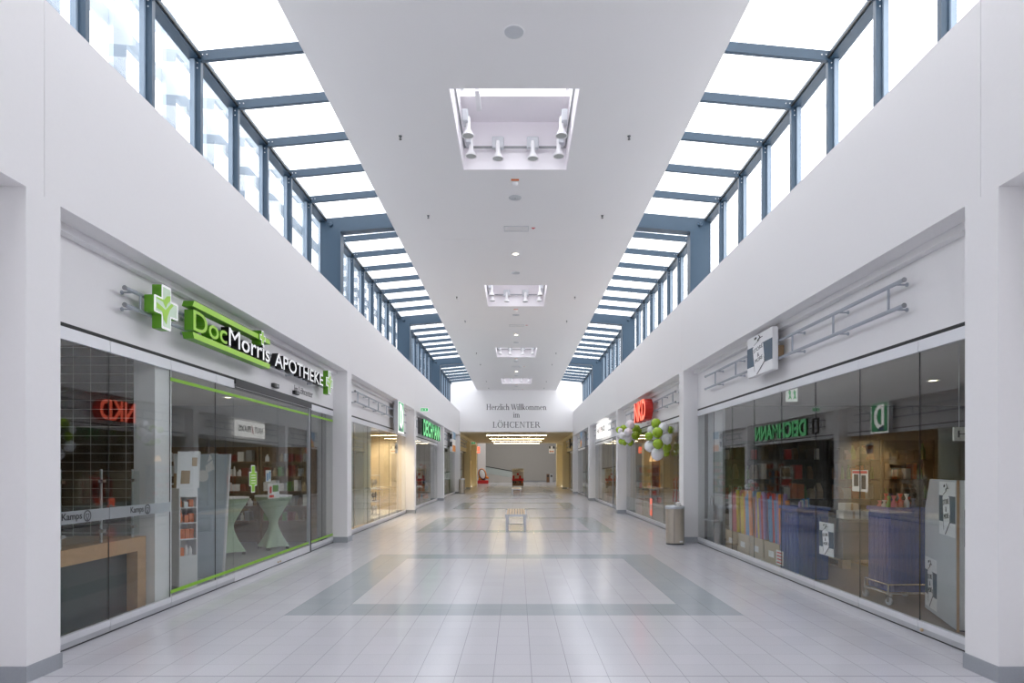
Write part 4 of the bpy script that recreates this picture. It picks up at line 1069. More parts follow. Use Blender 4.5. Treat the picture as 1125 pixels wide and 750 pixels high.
# ================================================================== PHARMACY
r = thing('display_stand', 'narrow white floor stand with shelves of small orange packs behind the pharmacy glass', 'display stand', (-4.6, 8.85, 0))
x0, x1, y0, y1 = -4.66, -4.42, 8.72, 9.02
TS = Matrix.Translation((-4.54, 8.87, 0)) @ Matrix.Rotation(math.radians(50), 4, 'Z') @ Matrix.Translation((4.54, -8.87, 0))
MB(TS).box(x0, x0+0.015, y0, y1, 0.03, 1.36).box(x1-0.015, x1, y0, y1, 0.03, 1.36).build('side_panel', 'white', r)
MB(TS).box(x0+0.015, x1-0.015, y1-0.012, y1, 0.03, 1.36).build('back_panel', 'white', r)
MB(TS).box(x0+0.015, x1-0.015, y0, y1-0.012, 0.03, 0.43).box(x0+0.015, x1-0.015, y0, y1-0.012, 1.24, 1.36).build('front_panel', 'white', r)
for z in (0.43, 0.66, 0.88, 1.09): MB(TS).box(x0+0.015, x1-0.015, y0, y1-0.012, z, z+0.015).build('shelf', 'white', r)
MB(TS).prism([(0, 0), (0.30, 0), (0.32, 0.50), (0.02, 0.50)], (x0-0.01, y0+0.06, 1.36), LX, LZ, (0, 0.012, 0)).build('header_card', 'white', r)
MB(TS).prism([(0.05, 0.06), (0.17, 0.06), (0.18, 0.24), (0.06, 0.24)], (x0-0.01, y0+0.06, 1.36), LX, LZ, (0, -0.002, 0)).prism([(0.2, 0.3), (0.27, 0.3), (0.275, 0.42), (0.205, 0.42)], (x0-0.01, y0+0.06, 1.36), LX, LZ, (0, -0.002, 0)).build('header_print', 'tan', r)
MB(TS).box(x0-0.02, x1-0.02, y0-0.02, y0, 0, 0.03).build('foot', 'white', r)
for i, (xx, z0, w, h, m, nm, lb) in enumerate((
  (0.02, 0.446, .05, .11, 'orange_pack', 'product_box', 'orange pack beside white tubes on the lowest shelf of the narrow white stand'),
  (0.085, 0.446, .05, .15, 'white', 'product_tube', 'taller white tube on the lowest shelf of the narrow white stand'),
  (0.145, 0.446, .045, .12, 'white', 'product_tube', 'shorter white tube on the lowest shelf of the narrow white stand'),
  (0.02, 0.676, .06, .13, 'orange_pack', 'product_box', 'first orange pack on the second lowest shelf of the narrow white stand'),
  (0.085, 0.676, .06, .13, 'orange_pack', 'product_box', 'middle orange pack on the second lowest shelf of the narrow white stand'),
  (0.15, 0.676, .05, .13, 'orange_pack', 'product_box', 'last orange pack on the second lowest shelf of the narrow white stand'),
  (0.02, 0.896, .045, .17, 'orange_pack', 'product_bottle', 'tall orange bottle on the third shelf of the narrow white stand'),
  (0.08, 0.896, .05, .10, 'orange_pack', 'product_box', 'short orange pack next to the tall orange bottle on the white stand'),
  (0.14, 0.896, .06, .12, 'orange_pack', 'product_box', 'last orange pack on the third shelf of the narrow white stand'),
  (0.02, 1.106, .04, .12, 'orange_pack', 'product_bottle', 'orange bottle on the top shelf of the narrow white stand'),
  (0.075, 1.106, .05, .07, 'white', 'product_box', 'small white pack on the top shelf of the narrow white stand'),
  (0.14, 1.106, .055, .10, 'orange_pack', 'product_box', 'orange pack on the top shelf of the narrow white stand'))):
    q = MB(TS)
    if nm == 'product_box': q.bbox(x0+xx, x0+xx+w, y0+0.02, y0+0.10, z0, z0+h, 0.003)
    else: q.lathe([(w/2, 0), (w/2, h*0.68), (w/4, h*0.8), (w/4, h), (0, h)], (x0+xx+w/2, y0+0.06, z0), 14)
    tag(q.build(nm, m), lb, 'product', 'packs on the narrow white stand')
for xx, yy, m, z0, h, lb in ((-4.63, 8.92, 'tan', 1.375, 0.20, 'tan leaflet box on top of the narrow white stand'), (-4.72, 8.95, 'orange_pack', 0, 0, '')):
    if h: tag(MB(TS).bbox(xx, xx+0.13, yy-0.04, yy+0.05, 1.362, 1.362+h, 0.004).build('leaflet_box', m), lb, 'box')
r = thing('leaflet_rack', 'slim white leaflet rack with coloured leaflets left of the narrow white stand', 'leaflet rack', (-4.76, 9.2, 0))
MB().bbox(-4.86, -4.70, 9.10, 9.34, 0.0, 1.42, 0.01).build('body', 'white', r)
for z0, m in ((0.16, 'tan'), (0.9, 'orange_pack'), (1.44, 'wood_dark')): MB().box(-4.84, -4.72, 9.075, 9.10, z0 if z0 < 1.4 else 1.2, (z0 if z0 < 1.4 else 1.2)+0.2).build('leaflet', m, r)

r = thing('frosted_screen', 'large tapering frosted panel with two white cut paper shapes beside the narrow white stand', 'screen', (-4.5, 9.45, 0))
MB().prism([(0.04, 0.0), (0.60, 0.0), (0.70, 1.84), (-0.12, 1.84)], (-4.88, 9.46, 0), LX, LZ, (0, 0.04, 0)).build('panel', 'screen_grey', r)
MB().prism([(0.03, 0.0), (0.045, 0.0), (-0.10, 1.84), (-0.12, 1.84)], (-4.88, 9.455, 0), LX, LZ, (0, 0.05, 0)).prism([(0.595, 0.0), (0.615, 0.0), (0.715, 1.84), (0.695, 1.84)], (-4.88, 9.455, 0), LX, LZ, (0, 0.05, 0)).build('edge_profile', 'alu_light', r)
MB().lathe([(0.085, 0), (0.085, 0.006)], (-4.56, 9.455, 1.52), 24, axis=(0, -1, 0)).build('paper_disc', 'white', r)
MB().prism([(0, 0), (0.13, 0.07), (0.10, 0.20), (0.0, 0.12)], (-4.52, 9.455, 1.55), LX, LZ, (0, -0.004, 0)).prism([(0.02, 0.14), (0.1, 0.2), (0.06, 0.27)], (-4.52, 9.455, 1.57), LX, LZ, (0, -0.004, 0)).build('paper_wedge', 'white', r)
MB().box(-4.8, -4.3, 9.36, 9.60, 0, 0.02).build('foot_plate', 'alu', r)

def bar_table(cx, cy, label):
    r = thing('bar_table', label, 'bar table', (cx, cy, 0), 'high tables in green stretch covers')
    def ring(z, k, n=32, star=0.0):
        return [(cx + k*math.cos(2*PI*i/n)*(1 - star*abs(math.sin(2*2*PI*i/n))), cy + k*math.sin(2*PI*i/n)*(1 - star*abs(math.sin(2*2*PI*i/n))), z) for i in range(n)]
    MB().loft([ring(1.06, 0.36), ring(1.09, 0.36)]).build('table_top', 'white', r)
    MB().loft([ring(1.055, 0.362, star=0.0), ring(0.98, 0.33, star=.05), ring(0.8, 0.22, star=.1), ring(0.6, 0.10), ring(0.52, 0.085), ring(0.44, 0.10), ring(0.25, 0.20, star=.25), ring(0.05, 0.33, star=.45)], caps=False).build('stretch_cover', 'cover_green', r)
    MB().tube((cx, cy, 0.03), (cx, cy, 1.06), 0.03).build('pole', 'alu', r)
    for i in range(4):
        t = PI/2*i; MB().bbox(cx + 0.29*math.cos(t)-0.03, cx + 0.29*math.cos(t)+0.03, cy + 0.29*math.sin(t)-0.03, cy + 0.29*math.sin(t)+0.03, 0, 0.05, 0.01).build('foot', 'charcoal', r)
bar_table(-4.92, 13.15, 'high table in a pale green hourglass cover nearest the sliding door')
bar_table(-5.45, 12.3, 'high table in a pale green hourglass cover deeper inside the pharmacy')
r = thing('service_counter', 'pale wooden pharmacy counter behind the green covered tables', 'counter', (-7, 12.9, 0))
MB().box(-8.4, -6.0, 12.6, 13.2, 0.98, 1.03).build('worktop', 'wood_pale', r)
MB().box(-8.35, -6.05, 12.68, 13.15, 0.08, 0.98).build('front_panel', 'wood', r)
MB().box(-8.3, -6.1, 12.72, 13.1, 0, 0.08).build('plinth', 'charcoal', r)

# decals and cards on the pharmacy glass
def on_glass(s, name, label, cat, y0, y1, z0, z1, m, out=False, group=None):
    x = GX + (0.006 if out else 0.0245)
    r = thing(name, label, cat, (s*x, (y0+y1)/2, z0), group)
    MB().box(s*x, s*(x+0.004), y0, y1, z0, z1).build('sheet', m, r)
    return r, s*(x-0.0015)
r = thing('cross_sticker', 'green cross sticker with a white edge on the sliding door glass', 'sticker', (-4.01, 9.95, 1.4))
q = MB().prism([(-.07, -.21), (.07, -.21), (.07, -.11), (.145, -.11), (.145, .11), (.07, .11), (.07, .21), (-.07, .21), (-.07, .11), (-.145, .11), (-.145, -.11), (-.07, -.11)], (-GX-0.0115, 9.92, 1.47), LY, LZ, (0.0015, 0, 0)).build('edge', 'white', r)
MB().prism([(-.055, -.195), (.055, -.195), (.055, -.095), (.13, -.095), (.13, .095), (.055, .095), (.055, .195), (-.055, .195), (-.055, .095), (-.13, .095), (-.13, -.095), (-.055, -.095)], (-GX-0.010, 9.92, 1.47), LY, LZ, (0.0015, 0, 0)).build('field', 'stripe_green', r)
q = MB()
for i in range(4): q.box(-GX-0.0085, -GX-0.008, 9.84, 10.0, 1.40+i*0.04, 1.41+i*0.04)
q.build('lettering', 'white', r)
r, x = on_glass(-1, 'door_card', 'small blue and white card on the sliding door glass', 'card', 10.46, 10.68, 1.41, 1.60, 'white')
MB().box(x, x+0.001, 10.49, 10.56, 1.43, 1.55).box(x, x+0.001, 10.59, 10.65, 1.46, 1.58).build('blue_print', 'sky_blue', r)
r, x = on_glass(-1, 'window_poster', 'white poster with red and green print below the small blue card', 'poster', 10.55, 11.05, 1.13, 1.38, 'white')
MB().box(x, x+0.001, 10.6, 10.8, 1.15, 1.19).box(x, x+0.001, 10.62, 10.7, 1.22, 1.33).build('red_print', 'red', r)
MB().box(x, x+0.001, 10.75, 11.0, 1.24, 1.35).build('green_print', 'leaf_green', r)

# ------------------------------------------------------------------ shelving and its goods
def shelving(cx, cy, rot, w, h, n, m, label, goods, where, group, seed, depth=0.38, z_from=0.12, fill=1.0):
    rng = random.Random(seed)
    xf = Matrix.Translation((cx, cy, 0)) @ Matrix.Rotation(rot, 4, 'Z')
    r = thing('shelf_unit', label, 'shelf unit', (cx, cy, 0), None)
    MB(xf).box(-w/2, w/2, depth-0.02, depth, 0, h).build('back_panel', m, r)
    for sx in (-w/2, w/2-0.03): MB(xf).box(sx, sx+0.03, 0.0, depth-0.02, 0, h).build('upright', m, r)
    for i in range(n):
        z = z_from + (h - z_from)*i/n
        MB(xf).box(-w/2+0.03, w/2-0.03, 0, depth-0.02, z-0.025, z).build('shelf_board', m, r)
        gap = (h - z_from)/n - 0.06; x = -w/2 + 0.05
        while x < w/2 - 0.12:
            gw = rng.uniform(0.07, 0.15)
            if x + gw > w/2 - 0.04: break
            if rng.random() < fill:
                kind, mm, cn = rng.choice(goods); gh = gap*rng.uniform(0.55, 0.95); gd = rng.uniform(0.14, 0.26)
                q = MB(xf)
                if kind == 'carton': q.bbox(x, x+gw, 0.03, 0.03+gd, z+0.001, z+gh, 0.006)
                elif kind == 'bottle': gw = min(gw, 0.12); q.lathe([(gw*0.45, 0.001), (gw*0.45, gh*0.6), (gw*0.2, gh*0.8), (gw*0.2, gh), (0, gh)], (x+gw/2, 0.12, z), 12)
                else:
                    a, b = x, x+gw; q.loft([[(a, 0.04, z+0.001), (b, 0.04, z+0.001), (b, 0.04+gd, z+0.001), (a, 0.04+gd, z+0.001)], [(a-0.002, 0.03, z+gh*0.5), (b+0.002, 0.03, z+gh*0.5), (b+0.002, 0.05+gd, z+gh*0.5), (a-0.002, 0.05+gd, z+gh*0.5)], [(a+gw*.1, 0.06+gd*0.3, z+gh), (b-gw*.1, 0.06+gd*0.3, z+gh), (b-gw*.1, 0.06+gd*0.4, z+gh), (a+gw*.1, 0.06+gd*0.4, z+gh)]], smooth=False)
                tag(q.build(kind, mm), '%s %s on %s' % (cn, kind, where), kind, group)
            x += gw + rng.uniform(0.012, 0.06)
    return r
YP = P0 + PW/2 + BAY - 0.06 - 0.385
stat = [('carton', 'charcoal', 'dark grey'), ('pouch', 'black', 'black'), ('pouch', 'charcoal', 'dark grey'), ('carton', 'orange_pack', 'orange'), ('pouch', 'black', 'black'), ('carton', 'charcoal', 'dark grey'), ('pouch', 'wood_dark', 'brown'), ('carton', 'offwhite', 'pale'), ('bottle', 'leaf_green', 'green'), ('carton', 'red', 'red'), ('pouch', 'cardboard', 'buff')]
for i, (x, g) in enumerate(((5.05, 0), (6.2, 1), (7.35, 2), (8.5, 3))):
    ords = ('first', 'second', 'third', 'fourth')[i]
    shelving(x, YP, 0, 1.1, 2.25, 5, 'black', 'black shelf unit full of goods in the near right shop, %s from the glass' % ords, stat, 'the %s black shelf unit of the near right shop' % ords, 'goods on the %s black shelf unit of the near right shop' % ords, 11+i)
phar = [('carton', 'white', 'white'), ('carton', 'offwhite', 'pale'), ('bottle', 'tan', 'amber'), ('carton', 'dark_red', 'dark red'), ('carton', 'mid_grey', 'grey'), ('bottle', 'white', 'white'), ('carton', 'leaf_green', 'green'), ('bottle', 'wood_dark', 'brown'), ('carton', 'charcoal', 'dark')]
for i, x in enumerate((-4.95, -6.1, -7.25)):
    ords = ('first', 'second', 'third')[i]
    shelving(x, YP, 0, 1.1, 2.1, 5, 'wood_dark', 'dark wooden shelf unit behind the green covered tables, %s from the glass' % ords, phar, 'the %s dark shelf unit of the pharmacy' % ords, 'goods on the %s dark shelf unit of the pharmacy' % ords, 31+i, z_from=0.5)

# ================================================================== STATIONERY SHOP (near right)
# angular white promotion box
u = Vector((-0.36, -1.06, 0)).normalized(); nn = Vector((0.947, -0.322, 0)); o = Vector((4.77, 7.5, 0.0))
r = thing('promotion_box', 'tall white box stand with a cut off corner and two tilted tag pictures', 'display stand', o)
MB().prism([(0, 0.02), (1.12, 0.02), (1.12, 1.51), (0.20, 1.51), (0, 1.17)], o, u, LZ, nn*0.02).build('front_panel', 'light_grey', r)
MB().prism([(0.0, 0.02), (0.45, 0.02), (0.45, 1.51), (0.0, 1.51)], o + u*1.125 + nn*0.03, nn, LZ, -u*0.02).build('end_panel', 'white', r)
MB().prism([(0, 0.02), (1.10, 0.02), (1.10, 1.51), (0.20, 1.51), (0, 1.17)], o + nn*0.46, u, LZ, nn*0.02).build('rear_panel', 'white', r)
MB().prism([(0.02, 0.0), (0.46, 0.0), (0.46, 1.17), (0.02, 1.17)], o, nn, LZ, u*0.02).build('far_panel', 'white', r)
MB().prism([(0.0, 0), (0.024, 0), (0.024, 1.51), (0, 1.51)], o + u*1.126 + nn*0.004, nn, LZ, -u*0.012).build('wood_edge', 'wood', r)
MB().prism([(0.04, 0.85), (0.42, 0.85), (0.42, 1.22), (0.04, 1.22)], o + u*1.125 + nn*0.03, nn, LZ, u*0.002).build('blue_patch', 'slate_blue', r)
MB().prism([(0.02, 0.0), (1.09, 0.0), (1.09, 0.02), (0.02, 0.02)], o + nn*0.02, u, LZ, nn*0.44).build('base', 'charcoal', r)
tag_logo(r, o + u*0.56 + Vector((0, 0, 0.93)) - nn*0.0, u, LZ, -nn, 0.54, 0.56, card=True)
tag_logo(r, o + u*0.01 + Vector((0, 0, 0.06)), u, LZ, -nn, 0.46, 0.56, card=True)

def rib_bin(name, cx, cy, w, d, z0, z1, label, wheels, ribs=9):
    r = thing(name, label, 'bin', (cx, cy, 0))
    q = MB(); x0, x1, y0, y1 = cx-w/2, cx+w/2, cy-d/2, cy+d/2
    q.bbox(x0, x1, y0, y1, z0, z1-0.05, 0.02); q.build('body', 'blue_crate', r)
    q = MB()
    for i in range(ribs):
        t = (i+0.5)/ribs
        for xx in (x0-0.008, x1-0.002): q.box(xx, xx+0.01, y0+d*t-0.012, y0+d*t+0.012, z0+0.03, z1-0.08)
        for yy in (y0-0.008, y1-0.002): q.box(x0+w*t-0.012, x0+w*t+0.012, yy, yy+0.01, z0+0.03, z1-0.08)
    q.build('ribs', 'blue_crate_dark', r)
    q = MB()
    for a in ((x0-0.015, x1+0.015, y0-0.015, y0+0.02), (x0-0.015, x1+0.015, y1-0.02, y1+0.015), (x0-0.015, x0+0.02, y0+0.02, y1-0.02), (x1-0.02, x1+0.015, y0+0.02, y1-0.02)): q.box(*a, z1-0.05, z1)
    q.build('rim', 'blue_crate', r)
    if wheels:
        q = MB()
        pts = [(x0-0.03, y0-0.03), (x1+0.03, y0-0.03), (x1+0.03, y1+0.03), (x0-0.03, y1+0.03)]
        for zz in (0.13, 0.24):
            for a, b in zip(pts, pts[1:]+pts[:1]): q.tube((*a, zz), (*b, zz), 0.011, 8)
        for a in pts: q.tube((*a, 0.12), (*a, 0.25), 0.011, 8)
        q.build('wire_base', 'chrome', r)
        for a in pts:
            c = MB().lathe([(0.04, -0.014), (0.045, -0.01), (0.045, 0.01), (0.04, 0.014)], (a[0], a[1]-0.02, 0.045), 14, axis=(1, 0.3, 0)).build('caster', 'light_grey', r)
            MB().box(a[0]-0.022, a[0]-0.017, a[1]-0.04, a[1]+0.01, 0.04, 0.125).box(a[0]+0.017, a[0]+0.022, a[1]-0.04, a[1]+0.01, 0.04, 0.125).box(a[0]-0.02, a[0]+0.02, a[1]-0.04, a[1]+0.01, 0.105, 0.125).build('fork', 'chrome', c)
    return r
rib_bin('wheeled_bin', 4.72, 7.98, 0.44, 0.46, 0.14, 1.16, 'tall blue ribbed bin on a chrome wheeled frame', True)
rib_bin('blue_bin', 4.36, 9.75, 0.46, 0.62, 0.0, 1.06, 'blue ribbed bin without wheels, next to the leaning paper rolls', False, 7)
rng = random.Random(5)
for i in range(16):
    a = rng.uniform(0, 2*PI); m, cn = [('pink', 'pink'), ('red', 'red'), ('offwhite', 'pale'), ('navy', 'dark blue'), ('leaf_green', 'green'), ('orange_pack', 'orange')][i % 6]
    cx = 4.60 + (i % 4)*0.078; cy = 7.83 + (i//4)*0.10; h = rng.uniform(0.10, 0.22)
    tag(MB().lathe([(0.004, 0), (0.030, 0.01), (0.034, h*0.5), (0.010, h*0.75), (0.03, h)], (cx, cy, 1.111), 9).build('wrapped_sweet', m), '%s wrapped packet on top of the tall wheeled blue bin' % cn, 'packet', 'wrapped packets on the wheeled blue bin')
for i in range(6):
    m, cn = [('lilac', 'lilac'), ('offwhite', 'pale'), ('sky_blue', 'blue')][i % 3]
    tag(MB().tube((4.22+0.05*i, 9.55+0.06*i, 1.026), (4.24+0.05*i, 9.60+0.06*i, 1.13+0.02*(i % 3)), 0.022, 10).build('paper_roll', m), '%s short roll sticking out of the blue bin without wheels' % cn, 'paper roll', 'short rolls in the blue bin')
# cartons with leaning rolls of wrapping paper
order = ['silver_paper', 'silver_paper', 'pink', 'pink', 'pink', 'yellow', 'yellow', 'yellow', 'orange', 'sky_blue', 'sky_blue', 'orange', 'orange', 'lilac', 'yellow', 'lilac', 'red', 'lilac', 'sky_blue', 'sky_blue', 'red', 'sky_blue', 'lilac', 'orange']
cname = {'silver_paper': 'silver', 'pink': 'pink', 'yellow': 'yellow', 'orange': 'orange', 'sky_blue': 'blue', 'lilac': 'lilac', 'red': 'red'}
for c in range(4):
    ya = 12.70 - c*0.66; on = ('first', 'second', 'third', 'fourth')[c]
    r = thing('open_carton', 'open cardboard carton holding leaning paper rolls, %s counted from the far end' % on, 'carton', (4.4, ya, 0), 'cartons of paper rolls')
    t = 0.008; x0, x1, y0, y1, h = 4.14, 4.52, ya-0.60, ya, 0.44
    MB().box(x0, x1, y0, y1, 0, t).build('bottom', 'cardboard', r)
    for a in ((x0, x0+t, y0, y1), (x1-t, x1, y0, y1), (x0+t, x1-t, y0, y0+t), (x0+t, x1-t, y1-t, y1)): MB().box(*a, t, h).build('wall_panel', 'cardboard', r)
    MB().box(x0-0.002, x0, y0+0.2, y0+0.42, 0.2, 0.30).build('label_sheet', 'white', r)
    for k in range(6):
        m = order[c*6+k]; yy = y1 - 0.10 - k*0.085
        for j, xx in enumerate((4.215, 4.33)):
            L = 1.12 + 0.05*((k*7+c*3+j) % 3); dy = 0.075
            tag(MB().tube((xx, yy-0.03, 0.012), (xx, yy-0.03+dy*1.3, L), 0.034, 12).build('paper_roll', m), '%s roll of wrapping paper leaning in the %s cardboard carton' % (cname[m], on), 'paper roll', 'wrapping paper rolls in the %s carton' % on)
r = thing('bow_stand', 'small pole tray heaped with coloured gift bows above the paper rolls', 'display stand', (4.75, 13.0, 0))
MB().lathe([(0.20, 0.0), (0.20, 0.02), (0.03, 0.03)], (4.75, 13.0, 0), 20).build('foot', 'chrome', r)
MB().tube((4.75, 13.0, 0.03), (4.75, 13.0, 1.12), 0.014, 8).build('pole', 'chrome', r)
MB().lathe([(0.05, 1.10), (0.30, 1.12), (0.32, 1.17), (0.31, 1.17), (0.29, 1.13), (0.0, 1.12)], (4.75, 13.0, 0), 22).build('tray', 'alu', r)
rng = random.Random(9)
for k in range(22):
    t = rng.uniform(0, 2*PI); q = rng.uniform(0.02, 0.25); cx, cy_, cz = 4.75 + q*math.cos(t), 13.0 + q*math.sin(t), 1.17 + (0.3-q)*rng.uniform(0.1, 0.75)
    m, cn = [('black', 'black'), ('white', 'white'), ('red', 'red'), ('leaf_green', 'green'), ('silver_paper', 'silver')][k % 5]
    mb = MB()
    for e in range(3):
        ph = rng.uniform(0, PI); ax = Vector((math.cos(ph), math.sin(ph), 0.3))
        mb.path([Vector((cx, cy_, cz)) + ax*(0.05*math.sin(2*PI*w_/8)) + LZ*(0.035*(1-math.cos(2*PI*w_/8))) for w_ in range(9)], 0.007, 5)
    mb.build('gift_bow', m, r)
# pallet with a dark box and pale cartons
r = thing('pallet', 'wooden pallet under the big dark box in the near right shop', 'pallet', (5.9, 11.0, 0))
for i in range(5): MB().box(5.32+i*0.27, 5.32+i*0.27+0.14, 10.5, 11.5, 0.118, 0.14).build('deck_board', 'pallet_wood', r)
for yy in (10.5, 10.95, 11.38): MB().box(5.32, 6.54, yy, yy+0.12, 0.096, 0.118).build('stringer', 'pallet_wood', r)
for xx in (5.32, 5.86, 6.40):
    MB().box(xx, xx+0.14, 10.5, 11.5, 0.0, 0.02).build('bottom_board', 'pallet_wood', r)
    for yy in (10.5, 10.95, 11.38): MB().box(xx, xx+0.14, yy, yy+0.12, 0.02, 0.096).build('block', 'pallet_wood', r)
r = thing('dark_crate', 'big dark grey box standing on the wooden pallet', 'box', (5.9, 11, 0.14))
MB().bbox(5.34, 6.5, 10.52, 11.48, 0.141, 0.76, 0.01).build('body', 'charcoal', r)
MB().bbox(5.32, 6.52, 10.50, 11.50, 0.761, 0.80, 0.006).build('lid', 'dark_grey', r)
for i, (xx, yy, z0, w, h, lb) in enumerate(((5.40, 10.62, .801, .34, .13, 'long pale carton lying on the big dark box, nearest the glass'), (5.80, 10.6, .801, .36, .12, 'pale carton in the middle of the row on the big dark box'), (5.45, 10.66, .932, .22, .12, 'small pale carton stacked on the nearest carton of the big dark box'), (6.2, 10.62, .801, .26, .15, 'pale carton at the far end of the row on the big dark box'))):
    r = thing('small_carton', lb, 'carton', (xx, yy, z0), 'pale cartons on the dark box')
    MB().bbox(xx, xx+w, yy, yy+0.24, z0, z0+h, 0.004).build('box', 'offwhite', r); MB().box(xx+w/2-0.02, xx+w/2+0.02, yy-0.001, yy, z0+0.003, z0+h-0.003).build('tape', 'cardboard', r)
# signs and posters of the shop
r, x = on_glass(1, 'window_poster', 'square poster with the tilted tag picture low on the glass before the dark box', 'poster', 8.15, 8.54, 0.505, 0.93, 'white')
tag_logo(r, (x, 8.54, 0.505), (0, -1, 0), LZ, (-1, 0, 0), 0.39, 0.425)
r, x = on_glass(1, 'window_poster', 'small poster in white, red and black at eye height on the right glass', 'poster', 7.36, 7.70, 1.36, 1.61, 'white')
MB().box(x, x-0.001, 7.37, 7.69, 1.57, 1.60).build('red_bar', 'red', r)
MB().box(x, x-0.001, 7.40, 7.49, 1.39, 1.55).box(x, x-0.001, 7.56, 7.66, 1.42, 1.56).build('black_print', 'ink', r)
r, x = on_glass(1, 'price_card', 'small white card with red stripes low on the glass before the blue bin', 'card', 9.70, 9.96, 0.16, 0.38, 'white')
q = MB()
for i in range(4): q.box(x, x-0.001, 9.73, 9.93, 0.185+i*0.05, 0.205+i*0.05)
q.build('red_stripe', 'red', r)
r = thing('hanging_sign', 'cream hanging board with dark capitals inside the near right shop', 'sign', (4.75, 6.6, 1.9))
MB().box(4.49, 5.12, 6.59, 6.61, 1.91, 2.05).build('board', 'offwhite', r)
MB().text('HAIR', (4.53, 6.588, 1.945), LX, LZ, (0, -0.002, 0), 0.36, 0.07).build('lettering', 'ink', r)
for xx in (4.55, 5.05): MB().tube((xx, 6.6, 2.05), (xx, 6.6, 3.02), 0.003, 6).build('wire', 'alu', r)
r = thing('exit_sign', 'small upright green and white exit sign hanging inside the near right shop', 'sign', (4.3, 10, 2.66))
MB().bbox(4.20, 4.37, 9.98, 10.02, 2.66, 2.88, 0.005).build('box', 'exit_white', r)
q = MB()
for dx in (0.0, 0.075): q.prism([(0.02, 0.03), (0.035, 0.09), (0.02, 0.14), (0.035, 0.18), (0.06, 0.15), (0.055, 0.09), (0.07, 0.03), (0.05, 0.05)], (4.205+dx, 9.979, 2.665), LX, LZ, (0, -0.002, 0))
q.build('pictogram', 'exit_green', r)
MB().tube((4.285, 10, 2.88), (4.285, 10, 3.02), 0.008, 6).build('rod', 'alu', r)
r = thing('display_partition', 'plain pale display wall behind the last leaf of the near right shop front', 'partition', (4.3, 13.7, 0))
MB().box(4.22, 4.27, 13.15, 14.15, 0, 2.9).build('panel', 'light_grey', r)
MB().box(4.20, 4.22, 13.15, 14.15, 0.0, 0.55).build('lower_panel', 'mid_grey', r)
r = thing('handbag', 'grey handbag with a loop handle before the pale display wall', 'handbag', (4.14, 13.65, 0.55))
MB().loft([[(4.12+0.06*math.cos(2*PI*i/20)+0.02, 13.62+k*math.sin(2*PI*i/20), z) for i in range(20)] for z, k in ((0.55, 0.20), (0.62, 0.22), (0.75, 0.18), (0.86, 0.12))]).build('body', 'mid_grey', r)
MB().path([(4.14, 13.62+0.10*math.cos(PI*i/10), 0.85+0.2*math.sin(PI*i/10)) for i in range(11)], 0.008).build('handle', 'charcoal', r)
r = thing('bag_shelf', 'small bracket shelf under the grey handbag', 'shelf', (4.14, 13.65, 0.5))
MB().box(4.06, 4.20, 13.35, 13.95, 0.525, 0.549).build('board', 'light_grey', r); MB().box(4.16, 4.20, 13.6, 13.7, 0.45, 0.525).build('bracket', 'alu', r)
MB().lathe([(0.015, 0), (0.019, 0.012), (0.010, 0.022)], (GX-0.004, 6.42-0.1, 0.05), 12, axis=(-1, 0, 0)).build('floor_bolt', 'wood_pale', next(o_ for o_ in bpy.data.objects if o_.name == 'window_5'))

# ================================================================== JEWELLERY WINDOW AND FURTHER SHOPS
for i, (ya, m) in enumerate(((15.0, 'green_cloth_sheer'), (15.95, 'green_cloth_sheer'), (16.9, 'green_cloth_sheer'), (17.85, 'green_cloth_sheer'))):
    r = thing('sheer_curtain', 'pale greenish sheer panel in the jewellery window, %s from the near pier' % ('first', 'second', 'third', 'fourth')[i], 'curtain', (-4.2, ya, 0.12), 'sheer panels in the jewellery window')
    q = MB(); n = 30
    a = [(-4.2 - 0.012*math.sin(k*1.3), ya + 0.9*k/n, 0.12) for k in range(n+1)]
    q.add(a + [(p[0], p[1], 2.8) for p in a] + [(p[0]-0.006, p[1], 0.12) for p in a] + [(p[0]-0.006, p[1], 2.8) for p in a],
          [(k, k+1, n+2+k, n+1+k) for k in range(n)] + [(2*n+2+k, 3*n+3+k, 3*n+4+k, 2*n+3+k) for k in range(n)], 0, True)
    q.build('cloth', m, r)
    MB().box(-4.19, -4.22, ya, ya+0.9, 2.8, 2.83).build('track', 'alu', r)
r = thing('window_platform', 'low pale platform inside the jewellery window', 'platform', (-4.7, 20, 0))
MB().box(-4.15, -5.3, 18.9, 23.2, 0.0, 0.16).build('deck', 'offwhite', r); MB().box(-4.14, -4.15, 18.9, 23.2, 0, 0.14).build('front_strip', 'light_grey', r)
r = thing('showcase_tower', 'glass showcase tower with three tiers of jewellery on the pale platform', 'showcase', (-4.55, 20.5, 0.16))
for zz in (0.161, 0.58, 0.98, 1.40): MB().box(-4.35, -4.78, 20.2, 20.75, zz, zz+0.025).build('tier', 'white', r)
for xx in (-4.36, -4.77):
    for yy in (20.21, 20.74): MB().tube((xx, yy, 0.186), (xx, yy, 1.40), 0.008, 6).build('upright', 'alu', r)
MB().box(-4.795, -4.80, 20.2, 20.75, 0.19, 1.4).build('back_panel', 'white', r)
